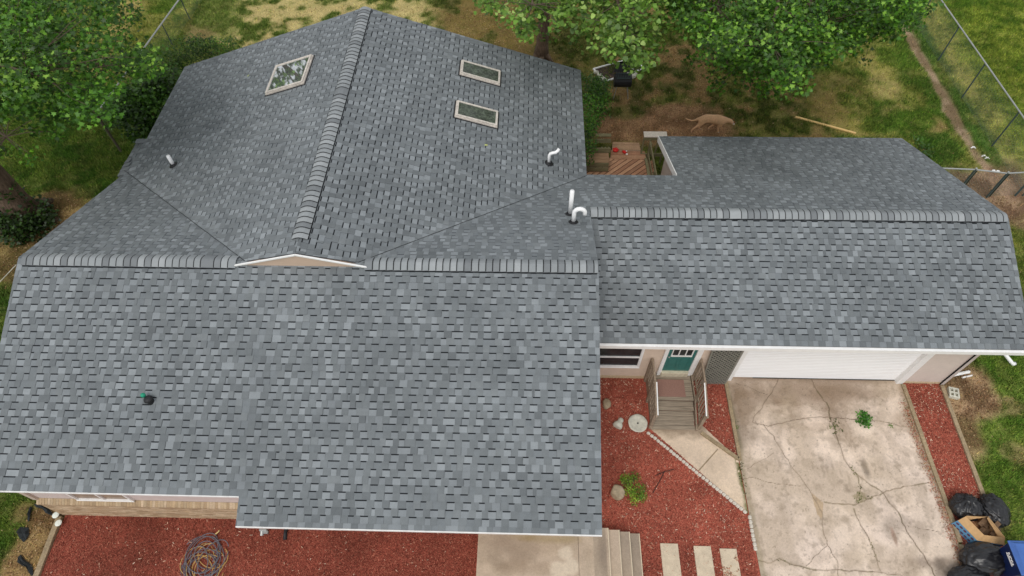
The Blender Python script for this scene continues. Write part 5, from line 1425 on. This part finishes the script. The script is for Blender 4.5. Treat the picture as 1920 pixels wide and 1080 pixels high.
def tree(name, label, base, trunk_r, forks, fork_z, C, R, per, size, kind, cols, seed, group, lean=(0, 0), height=9.0, droop=.5, flat=.6, bark=None):
    t = thing(name, label, 'tree', (base[0], base[1], 0), group)
    bk = bark or M['bark']
    m = MB(); rr = random.Random(seed)
    top = Vector((base[0]+lean[0], base[1]+lean[1], height))
    pts = []; rs = []
    for i in range(12):
        f = i/11; p = Vector((base[0]+lean[0]*f+.08*math.sin(f*5+seed), base[1]+lean[1]*f+.08*math.cos(f*4+seed), height*f))
        pts.append(p); rs.append(trunk_r*(1.35 if i == 0 else 1)*(1-.75*f))
    m.tube(pts, rs, 14); 
    for k in range(5):
        a = k*1.26+seed; m.tube([(base[0]+math.cos(a)*trunk_r*1.9, base[1]+math.sin(a)*trunk_r*1.9, -.05), (base[0]+math.cos(a)*trunk_r*.8, base[1]+math.sin(a)*trunk_r*.8, .35)], [trunk_r*.25, trunk_r*.4], 6)
    m.build('trunk', bk, t, smooth=True)
    # limbs: cluster the clump centres round a few main boughs
    m = MB(); Cn = np.array(C); k = forks
    cen = Cn[rng.choice(len(Cn), k, replace=False)]
    for _ in range(6):
        d = np.linalg.norm(Cn[:, None]-cen[None], axis=2); lab_ = d.argmin(1)
        for j in range(k):
            if (lab_ == j).any(): cen[j] = Cn[lab_ == j].mean(0)
    for j in range(k):
        idx = np.where(lab_ == j)[0]
        if not len(idx): continue
        zt = max(fork_z, min(height*.85, cen[j][2]-1.2)); f = zt/height
        s = Vector((base[0]+lean[0]*f, base[1]+lean[1]*f, zt)); e = Vector(cen[j])
        bp = limb(s, e, trunk_r*.22, .03, m, .08, seed*100+j, 8)
        for i in idx:
            c = Vector(Cn[i]); q = min(bp[2:], key=lambda p: (p-c).length)
            if (q-c).length > .12: limb(q, c, .012, .005, m, .05, seed*1000+int(i), 5)
    m.build('branches', M['twig'] if bark is None else bark, t)
    r = np.random.default_rng(seed); P, tip = clump_leaves(C, R, per, r, flat)
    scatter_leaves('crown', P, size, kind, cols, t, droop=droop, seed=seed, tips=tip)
    return t
def region(polys, n, zr_, r, base=None, rmax=None, jit=0):
    """sample crown points over surveyed outlines at real heights"""
    out = []
    while len(out) < n:
        P = polys[r.integers(len(polys))]
        xs = [p[0] for p in P]; ys = [p[1] for p in P]
        u, v = r.uniform(min(xs), max(xs)), r.uniform(min(ys), max(ys))
        if not bool(inpoly(np.array([u]), np.array([v]), P)[0]): continue
        z = zr_(u, v, r); c = G(u, v, z)
        if base is not None and math.hypot(c[0]-base[0], c[1]-base[1]) > rmax: continue
        out.append(c)
    return out
DG = [S(66, 116, 34), S(84, 138, 42), S(52, 92, 32), S(104, 158, 50), S(70, 122, 36)]
MG_ = [S(104, 150, 66), S(122, 168, 80), S(86, 126, 56), S(140, 182, 94), S(110, 154, 70)]
# 1: big maple on the left
r = np.random.default_rng(41); b1 = (-17.2, 13.9)
polyL = [(-260, -200), (150, -160), (235, -60), (232, 40), (240, 80), (262, 105), (278, 118), (262, 140), (215, 160), (205, 190), (165, 205), (120, 205), (100, 235), (50, 215), (10, 220), (-60, 240), (-260, 150)]
C = region([polyL], 250, lambda u, v, r: r.uniform(5.0, 8.6), r, b1, 11)
C += region([[(0, 225), (60, 228), (110, 240), (118, 268), (60, 300), (25, 300), (-30, 330), (-60, 260)]], 13, lambda u, v, r: r.uniform(4.6, 5.6), r)
C += region([[(228, 95), (285, 100), (300, 120), (270, 150), (225, 150)]], 8, lambda u, v, r: r.uniform(5.6, 6.6), r)
R = list(r.uniform(.38, .72, 250))+list(r.uniform(.18, .30, 13))+list(r.uniform(.22, .38, 8))
tree('maple_tree', 'large dark green maple at the far left with ivy round its trunk base', b1, .50, 12, 2.6, C, R, 190, .10, 'maple', DG, 5, 'trees round the house', height=9.5, droop=.35)
# 2: light green tree behind the wing
r = np.random.default_rng(42); b2 = (.42, 23.0)
polyC = [(860, -120), (1290, -120), (1285, 10), (1262, 40), (1240, 60), (1240, 85), (1222, 120), (1190, 128), (1160, 118), (1140, 80), (1100, 74), (1085, 52), (1062, 40), (1035, 50), (1020, 30), (998, 60), (985, 70), (968, 45), (930, 36), (905, 12)]
C = region([polyC], 190, lambda u, v, r: r.uniform(4.4, 7.2), r, b2, 12)
C += [G(u, v, z) for u, v, z in ((988, 68, 4.6), (1078, 70, 4.6), (1100, 60, 4.7), (1102, 90, 4.4), (1190, 118, 4.2), (1205, 100, 4.5), (1180, 95, 4.5), (1150, 112, 4.2), (1235, 96, 4.6), (1222, 74, 4.6), (1244, 55, 4.6), (1026, 66, 4.6))]
R = list(r.uniform(.28, .52, 190))+[.26]*12
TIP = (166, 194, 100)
tree('broadleaf_tree', 'light green tree behind the wing whose bare trunk rises above the far gable', b2, .27, 9, 2.6, C, R, 115, .125, 'broad', MG_, 6, 'trees round the house', height=8.0, droop=.25)
# 3: big maple over the back yard
r = np.random.default_rng(43); b3 = (8.3, 23.2)
polyR = [(1255, -130), (1760, -130), (1742, -10), (1722, 18), (1700, 35), (1690, 55), (1655, 62), (1640, 50), (1620, 75), (1600, 70), (1570, 95), (1530, 92), (1505, 130), (1500, 150), (1478, 165), (1440, 168), (1420, 140), (1395, 130), (1365, 100), (1340, 90), (1322, 60), (1300, 40), (1275, 40), (1262, 10)]
C = region([polyR], 430, lambda u, v, r: r.uniform(4.4, 7.6), r, b3, 12)
TIPS = [(1348, 165, 3.9), (1332, 122, 4.3), (1298, 118, 4.5), (1302, 105, 4.5), (1335, 138, 4.2), (1350, 150, 4.0), (1372, 135, 4.2), (1393, 160, 4.0), (1408, 150, 4.0), (1425, 172, 3.9), (1442, 160, 4.0), (1462, 178, 3.8), (1475, 165, 3.9), (1488, 140, 4.1), (1495, 110, 4.3), (1520, 118, 4.2), (1543, 112, 4.3), (1560, 108, 4.3), (1610, 98, 4.4), (1622, 112, 4.3), (1665, 66, 4.6), (1678, 60, 4.6), (1712, 45, 4.8), (1722, 20, 5.0), (1315, 90, 4.5), (1418, 130, 4.2), (1455, 140, 4.2), (1592, 85, 4.4), (1290, 60, 4.8), (1310, 45, 4.9), (1280, 30, 5)]
C += [G(*q) for q in TIPS]
R = list(r.uniform(.34, .62, 430))+list(r.uniform(.20, .30, len(TIPS)))
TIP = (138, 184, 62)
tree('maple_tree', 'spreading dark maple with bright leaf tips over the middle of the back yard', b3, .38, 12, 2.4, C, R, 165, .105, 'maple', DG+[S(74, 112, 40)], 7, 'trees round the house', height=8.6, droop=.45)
# 4: a tall tree beyond the left fence, seen mirrored in the square skylight
r = np.random.default_rng(44); b4 = (-18.6, 30.0)
C = [(b4[0]+rr_*math.cos(a)*q, b4[1]+rr_*math.sin(a)*q, 8.6+2.4*s) for rr_, a, q, s in zip([3.4]*70, r.uniform(0, 6.28, 70), r.uniform(0, 1, 70)**.5, r.uniform(-1, 1, 70))]
if True:
    tree('broadleaf_tree', 'tree beyond the left fence, mirrored in the square skylight', b4, .3, 8, 3, C, list(r.uniform(.5, .8, 70)), 50, .2, 'broad', DG, 8, 'trees round the house', height=11)

# shrubs
def shrub(name, label, pts, size, cols, seed, kind='small', per=110, flat=.8, group=None, cat='shrub', stems=True, mat='leaf'):
    stems = stems and cat != 'weed'
    c0 = np.mean([p[:3] for p in pts], axis=0)
    t = thing(name, label, cat, (float(c0[0]), float(c0[1]), 0), group)
    C = [p[:3] for p in pts]; R = [p[3] for p in pts]; r = np.random.default_rng(seed)
    if stems:
        m = MB()
        for p in C: limb((c0[0]+(p[0]-c0[0])*.5, c0[1]+(p[1]-c0[1])*.5, 0), p, .02, .006, m, .05, seed, 5)
        m.build('stems', M['twig'], t)
    P, tip = clump_leaves(C, R, per, r, flat); scatter_leaves('foliage', P, size, kind, cols, t, droop=.1, tiltsd=.6, seed=seed, tips=None)
    return t
def px3(u, v, z, r_): g_ = G(u, v, z); return (float(g_[0]), float(g_[1]), z, r_)
SH = [S(54, 96, 32), S(70, 116, 40), S(44, 78, 28), S(88, 134, 48)]
shrub('shrub', 'dense green shrub against the left wing eave, nearer the far gable', [px3(u, v, z, r_) for u, v, z, r_ in ((350, 100, 1.6, .6), (380, 92, 1.7, .55), (330, 115, 1.5, .5), (405, 88, 1.6, .45), (365, 82, 1.4, .45), (325, 132, 1.3, .45), (432, 84, 1.2, .35))], .10, SH+[S(96, 136, 52)], 21, per=700)
shrub('shrub', 'tall dark shrub filling the corner left of the wing eave', [px3(u, v, z, r_) for u, v, z, r_ in ((310, 165, 1.9, .7), (285, 190, 2.0, .75), (300, 215, 1.7, .7), (265, 225, 1.7, .7), (240, 195, 1.9, .6), (275, 250, 1.3, .55), (225, 215, 1.6, .5), (318, 145, 1.6, .5), (295, 165, 2.2, .5), (250, 180, 2.0, .45))], .12, SH, 22, kind='maple', per=560)
shrub('shrub', 'leafy green shrub hugging the right wing eave beside the deck', [px3(u, v, z, r_) for u, v, z, r_ in ((1105, 160, 1.2, .5), (1122, 158, 1.0, .42), (1128, 205, .7, .34), (1118, 222, .7, .3), (1120, 180, 1.0, .45), (1105, 200, 1.1, .5), (1125, 165, 1.0, .4), (1100, 225, 1.2, .4), (1103, 250, 1.3, .35), (1104, 275, 1.3, .32), (1130, 190, .8, .35), (1100, 295, 1.3, .26), (1108, 240, 1.0, .3))], .10, [S(72, 128, 44), S(92, 150, 54), S(56, 100, 36), S(108, 162, 62)], 23, per=700)
shrub('ivy_bush', 'dark ivy mound around the base of the big left maple', [px3(u, v, z, r_) for u, v, z, r_ in ((60, 400, .4, .6), (35, 415, .4, .65), (75, 420, .3, .5), (20, 430, .4, .6), (50, 430, .3, .5), (10, 405, .6, .6), (85, 405, .2, .35), (30, 372, 1.0, .35), (10, 360, 1.5, .35))], .10, [S(34, 58, 26), S(46, 74, 30), S(58, 92, 40)], 24, kind='broad', per=380)
# bush on the mulch
shrub('garden_bush', 'low bright green bush on the red mulch beside the round tan rock', [px3(u, v, z, r_) for u, v, z, r_ in ((1178, 905, .15, .15), (1190, 895, .15, .14), (1182, 922, .12, .16), (1200, 918, .16, .16), (1190, 935, .12, .14), (1205, 932, .12, .12), (1172, 895, .12, .10), (1168, 900, .1, .08))], .045, [S(110, 156, 60), S(134, 180, 74), S(88, 132, 48), S(164, 190, 88)], 25, per=3600)
shrub('weed', 'largest green weed growing from the driveway crack', [px3(u, v, z, r_) for u, v, z, r_ in ((1617, 780, .08, .12), (1625, 793, .08, .12), (1612, 790, .06, .09), (1628, 783, .05, .08), (1620, 775, .05, .08))], .075, [S(82, 150, 62), S(104, 172, 78), S(64, 126, 50)], 26, per=3000, group='weeds in the driveway', cat='weed')
shrub('weed', 'flat straggly weed left of the largest weed on the driveway', [px3(u, v, z, r_) for u, v, z, r_ in ((1563, 790, .04, .10), (1568, 802, .03, .10), (1558, 800, .03, .08), (1575, 806, .03, .07), (1566, 812, .02, .07))], .06, [S(96, 116, 66), S(120, 130, 84), S(80, 100, 56)], 27, per=1100, group='weeds in the driveway', cat='weed')
shrub('weed', 'tiny weed just right of the largest one on the driveway', [px3(1668, 797, .03, .06), px3(1670, 799, .03, .05)], .05, [S(84, 130, 60), S(100, 140, 70)], 28, per=2200, group='weeds in the driveway', cat='weed')
shrub('weed', 'mossy green tuft in the middle of the driveway crack', [px3(1598, 882, .02, .06), px3(1602, 888, .02, .05), px3(1597, 876, .02, .04)], .04, [S(90, 112, 48), S(110, 126, 60)], 29, per=2600, group='weeds in the driveway', cat='weed')
shrub('weed', 'low mossy weeds where three cracks meet near the lower driveway', [px3(u, v, .02, .06) for u, v in ((1608, 925), (1612, 935), (1606, 940), (1620, 934), (1630, 932), (1612, 915))], .04, [S(100, 116, 56), S(84, 104, 48)], 30, per=1800, group='weeds in the driveway', cat='weed')
shrub('weed', 'row of small weeds between the walkway corner and the driveway', [px3(u, v, .03, .06) for u, v in ((1389, 880), (1391, 893), (1393, 905), (1390, 900), (1396, 925), (1394, 912), (1388, 872))], .045, [S(90, 110, 54), S(110, 124, 66), S(76, 96, 44)], 31, per=1600, group='weeds in the driveway', cat='weed')
shrub('weed', 'small weeds by the timber next to the triangular mulch bed', [px3(1383, 802, .04, .07), px3(1381, 790, .03, .05)], .05, [S(84, 124, 56), S(104, 134, 70)], 32, per=1600, group='weeds in the driveway', cat='weed')
shrub('weed', 'weeds along the foot of the timber at the right driveway edge', [px3(u, v, .03, .05) for u, v in ((1694, 750), (1698, 765), (1702, 780), (1705, 790))], .045, [S(84, 104, 52), S(100, 116, 60)], 33, per=1400, group='weeds in the driveway', cat='weed')
shrub('weed', 'thin mossy weeds along the lower middle crack near the photo bottom', [px3(u, v, .02, .045) for u, v in ((1628, 1010), (1632, 1020), (1636, 1030), (1640, 1042), (1644, 1052), (1634, 1025))], .035, [S(110, 120, 62), S(92, 104, 50)], 35, per=1600, group='weeds in the driveway', cat='weed')
shrub('weed', 'small weeds on the crack that meets the left walkway edge near the bottom', [px3(u, v, .02, .04) for u, v in ((1445, 1054), (1458, 1050), (1470, 1052), (1480, 1057))], .035, [S(104, 118, 60), S(90, 104, 50)], 36, per=1400, group='weeds in the driveway', cat='weed')
shrub('grass_tuft', 'bright green plant tuft just right of the garage gable top', [px3(1722, 268, .1, .25), px3(1740, 290, .1, .25), px3(1735, 278, .1, .2)], .12, [S(64, 110, 40), S(80, 124, 48)], 34, per=300, cat='grass tuft')

# ------------------------------------------------------------------ grass blades, litter, chips
def ground_ok(x, y):
    bad = ((x > -11.7) & (x < 1.6) & (y < 17.4) & (y > 4)) | ((x > 1.2) & (x < 11.7) & (y > 0) & (y < 15.6)) | ((x > -11.75) & (x < 11.62) & (y < 8.3)) | ((x > 1.4) & (x < 4.4) & (y > 12) & (y < 17.1))
    return ~bad
def inview(x, y, pad=60):
    d = np.stack([x, y, np.full_like(x, -H)], -1); f = d@Fv
    u = 960+F*(d@Rv)/f; v = 540-F*(d@Uv)/f
    return (u > -pad) & (u < 1920+pad) & (v > -pad) & (v < 1080+pad)
r = np.random.default_rng(77)
N = 3000000
x = r.uniform(-24, 23, N); y = r.uniform(1.5, 29, N)
ok = ground_ok(x, y) & inview(x, y)
x, y = x[ok], y[ok]
col = ground_color(x, y)
green = (col[:, 1]-col[:, 0])/(col.sum(1)+1e-6)          # green minus red
dens = np.clip(.36+green*5, .05, 1)*np.where(fbm(x, y, .35, 99) > .42, 1, .45)
k = r.random(len(x)) < dens*.70
x, y, col = x[k], y[k], col[k]; N = len(x)
hgt = r.uniform(.045, .11, N)*(.7+.9*fbm(x, y, 1.2, 7)); a = r.uniform(0, 6.28, N); ln = r.uniform(.3, 1.3, N); w = r.uniform(.008, .017, N)
b0 = np.stack([x, y, np.full(N, -.005)], 1); sd = np.stack([-np.sin(a), np.cos(a), np.zeros(N)], 1)*w[:, None]
tp = b0+np.stack([np.cos(a)*np.sin(ln)*hgt, np.sin(a)*np.sin(ln)*hgt, np.cos(ln)*hgt+.02], 1)
V = np.stack([b0-sd, b0+sd, tp], 1)
c = col*r.uniform(.55, 1.6, N)[:, None]*np.array([.92, 1.06, .85])
yel = r.random(N) < .2; c[yel] = c[yel]*np.array([1.9, 1.55, 1.6])
ngons('grass', V, 3, M['blade'], None, fcol=np.clip(c, 0, 1)); tag(bpy.data.objects['grass'], 'short patchy grass blades covering the lawns', 'grass', kind='stuff')
# dry leaf litter
N = 420000
x = r.uniform(-20, 20, N); y = r.uniform(1.5, 27, N); ok = ground_ok(x, y) & inview(x, y); x, y = x[ok], y[ok]
brown = np.clip((ground_color(x, y)[:, 0]/np.maximum(ground_color(x, y)[:, 1], 1e-3)-1.06)*1.8, 0.02, .9)
k = (r.random(len(x)) < brown*.9+.02) & (dpoly(x, y, trail) > .35); x, y = x[k], y[k]; N = len(x)
P = np.stack([x, y, r.uniform(.01, .05, N)], 1)
L = leafshape('broad'); a = r.uniform(0, 6.28, N); el = r.normal(0, .35, N); sz = r.uniform(.018, .045, N)
dx = np.stack([np.cos(a)*np.cos(el), np.sin(a)*np.cos(el), np.sin(el)], 1); sd = np.stack([-np.sin(a), np.cos(a), r.normal(0, .3, N)], 1)
V = P[:, None]+(sd[:, None]*L[None, :, 0:1]+dx[:, None]*L[None, :, 1:2])*sz[:, None, None]
pal = np.array([S(150, 112, 78), S(176, 140, 100), S(120, 88, 62), S(200, 172, 132), S(134, 96, 64), S(104, 78, 56)])
ngons('leaf_litter', V, len(L), M['litter'], None, fcol=(pal[r.integers(0, len(pal), N)]*.75+ground_color(x, y)*.3)*r.uniform(.6, 1.15, N)[:, None]); tag(bpy.data.objects['leaf_litter'], 'dry brown leaves scattered over the ground under the trees', 'dead leaves', kind='stuff')
# mulch chips
N = 330000
x = r.uniform(-11.6, 11.6, N); y = r.uniform(2.3, 8.2, N)
conc = inpoly(x, y, wk) | ((x > 5.55) & (x < 10.58)) | ((x > -1.1) & (x < 2.8) & (y < 3.95)) | ((x > 3.3) & (x < 4.7) & (y > 6.6))
ok = ~conc & inview(x, y, 20) & ~((x > -11.7) & (x < 1.4) & (y > 4.1)); x, y = x[ok], y[ok]; N = len(x)
L = r.uniform(.015, .052, N); W = r.uniform(.004, .012, N); a = r.uniform(0, 6.28, N); el = r.normal(0, .3, N)
dx = np.stack([np.cos(a)*np.cos(el), np.sin(a)*np.cos(el), np.sin(el)], 1)*L[:, None]/2; sd = np.stack([-np.sin(a), np.cos(a), r.normal(0, .4, N)], 1)*W[:, None]/2
P = np.stack([x, y, .030+r.uniform(0, .018, N)], 1); V = np.stack([P-dx-sd, P+dx-sd, P+dx+sd, P-dx+sd], 1)
tri = (x > 4.2) & (x < 5.6); strip = x > 10.5
pale = r.random(N) < np.where(strip, .060, np.where(tri | ((y > 5.8) & (x > 1.5)), .050, np.where(x > 1.5, .026, .009)))
pale &= (vn(x, y, .5, 4) > .25) | (r.random(N) < .3)
pr = np.array([S(172, 92, 74), S(148, 76, 62), S(188, 106, 86), S(112, 56, 46), S(162, 84, 68), S(200, 128, 104)]); pp = np.array([S(230, 190, 162), S(214, 172, 146), S(238, 212, 188), S(204, 146, 120)])
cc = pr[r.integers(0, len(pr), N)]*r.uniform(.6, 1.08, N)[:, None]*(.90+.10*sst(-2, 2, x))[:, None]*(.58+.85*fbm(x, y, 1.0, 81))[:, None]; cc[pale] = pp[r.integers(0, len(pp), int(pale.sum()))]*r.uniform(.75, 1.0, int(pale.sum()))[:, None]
V[pale] = P[pale][:, None]+(V[pale]-P[pale][:, None])*1.3; V[pale, :, 2] += .006
ngons('mulch_chips', V, 4, M['chip'], None, fcol=cc); tag(bpy.data.objects['mulch_chips'], 'red and pale wood chips covering the mulch beds', 'mulch chips', kind='stuff')
# chips strayed onto paver, porch edge and driveway edge
N = 1500
x = np.concatenate([r.normal(10.42, .07, N), r.uniform(4.72, 5.13, 700)]); y = np.concatenate([r.uniform(2.5, 7.6, N), r.uniform(2.6, 3.62, 700)])
z = np.concatenate([np.full(N, .045), np.full(700, .058)]); k = (x < 10.5) & ((x > 5.6) | (fbm(x, y, .25, 15) > .47)); x, y, z = x[k], y[k], z[k]; N = len(x)
L = r.uniform(.015, .05, N); W = r.uniform(.005, .012, N); a = r.uniform(0, 6.28, N)
dx = np.stack([np.cos(a), np.sin(a), a*0], 1)*L[:, None]/2; sd = np.stack([-np.sin(a), np.cos(a), a*0], 1)*W[:, None]/2; P = np.stack([x, y, z+r.uniform(0, .004, N)], 1)
V = np.stack([P-dx-sd, P+dx-sd, P+dx+sd, P-dx+sd], 1)
ngons('loose_chips', V, 4, M['chip'], None, fcol=np.vstack([pr, pal])[r.integers(0, 12, N)]*r.uniform(.8, 1.2, N)[:, None]); tag(bpy.data.objects['loose_chips'], 'stray chips strewn along the driveway edge and on the third paver', 'loose chips', kind='stuff')

# ------------------------------------------------------------------ light, sky, camera
world = bpy.data.worlds.new('World'); scene.world = world; world.use_nodes = True
nt = world.node_tree; bg = nt.nodes['Background']
sky = nt.nodes.new('ShaderNodeTexSky'); sky.sky_type = 'NISHITA'; sky.sun_disc = False
sky.sun_elevation = math.radians(58); sky.sun_rotation = math.radians(200); sky.air_density = 1.0; sky.dust_density = 3.0
hs = nt.nodes.new('ShaderNodeHueSaturation'); hs.inputs['Saturation'].default_value = .22
nt.links.new(sky.outputs[0], hs.inputs['Color'])
# broken cloud cover evens the sky out
mix = nt.nodes.new('ShaderNodeMixRGB'); mix.inputs[0].default_value = .55; mix.inputs[2].default_value = (7.6, 7.8, 8.1, 1)
nt.links.new(hs.outputs[0], mix.inputs[1]); nt.links.new(mix.outputs[0], bg.inputs['Color'])
bg.inputs['Strength'].default_value = .125
sl = bpy.data.lights.new('sun', 'SUN'); sl.energy = 1.1; sl.angle = math.radians(25); sl.color = (1, .96, .9)
so = bpy.data.objects.new('sun', sl); COL.objects.link(so)
az = math.radians(200); el = math.radians(58)
sd_ = Vector((math.sin(az)*math.cos(el), math.cos(az)*math.cos(el), math.sin(el)))
so.rotation_euler = sd_.to_track_quat('Z', 'Y').to_euler(); so.location = (0, 0, 30)
cam = bpy.data.cameras.new('camera'); co = bpy.data.objects.new('camera', cam); COL.objects.link(co)
cam.sensor_width = 36; cam.lens = F/1920*36; cam.clip_start = .1; cam.clip_end = 2000
co.matrix_world = Matrix(((Rv[0], Uv[0], -Fv[0], 0), (Rv[1], Uv[1], -Fv[1], 0), (Rv[2], Uv[2], -Fv[2], H), (0, 0, 0, 1)))
scene.camera = co
scene.view_settings.view_transform = 'Standard'; scene.view_settings.look = 'None'
scene.view_settings.exposure = 0.0; scene.view_settings.gamma = 1.0
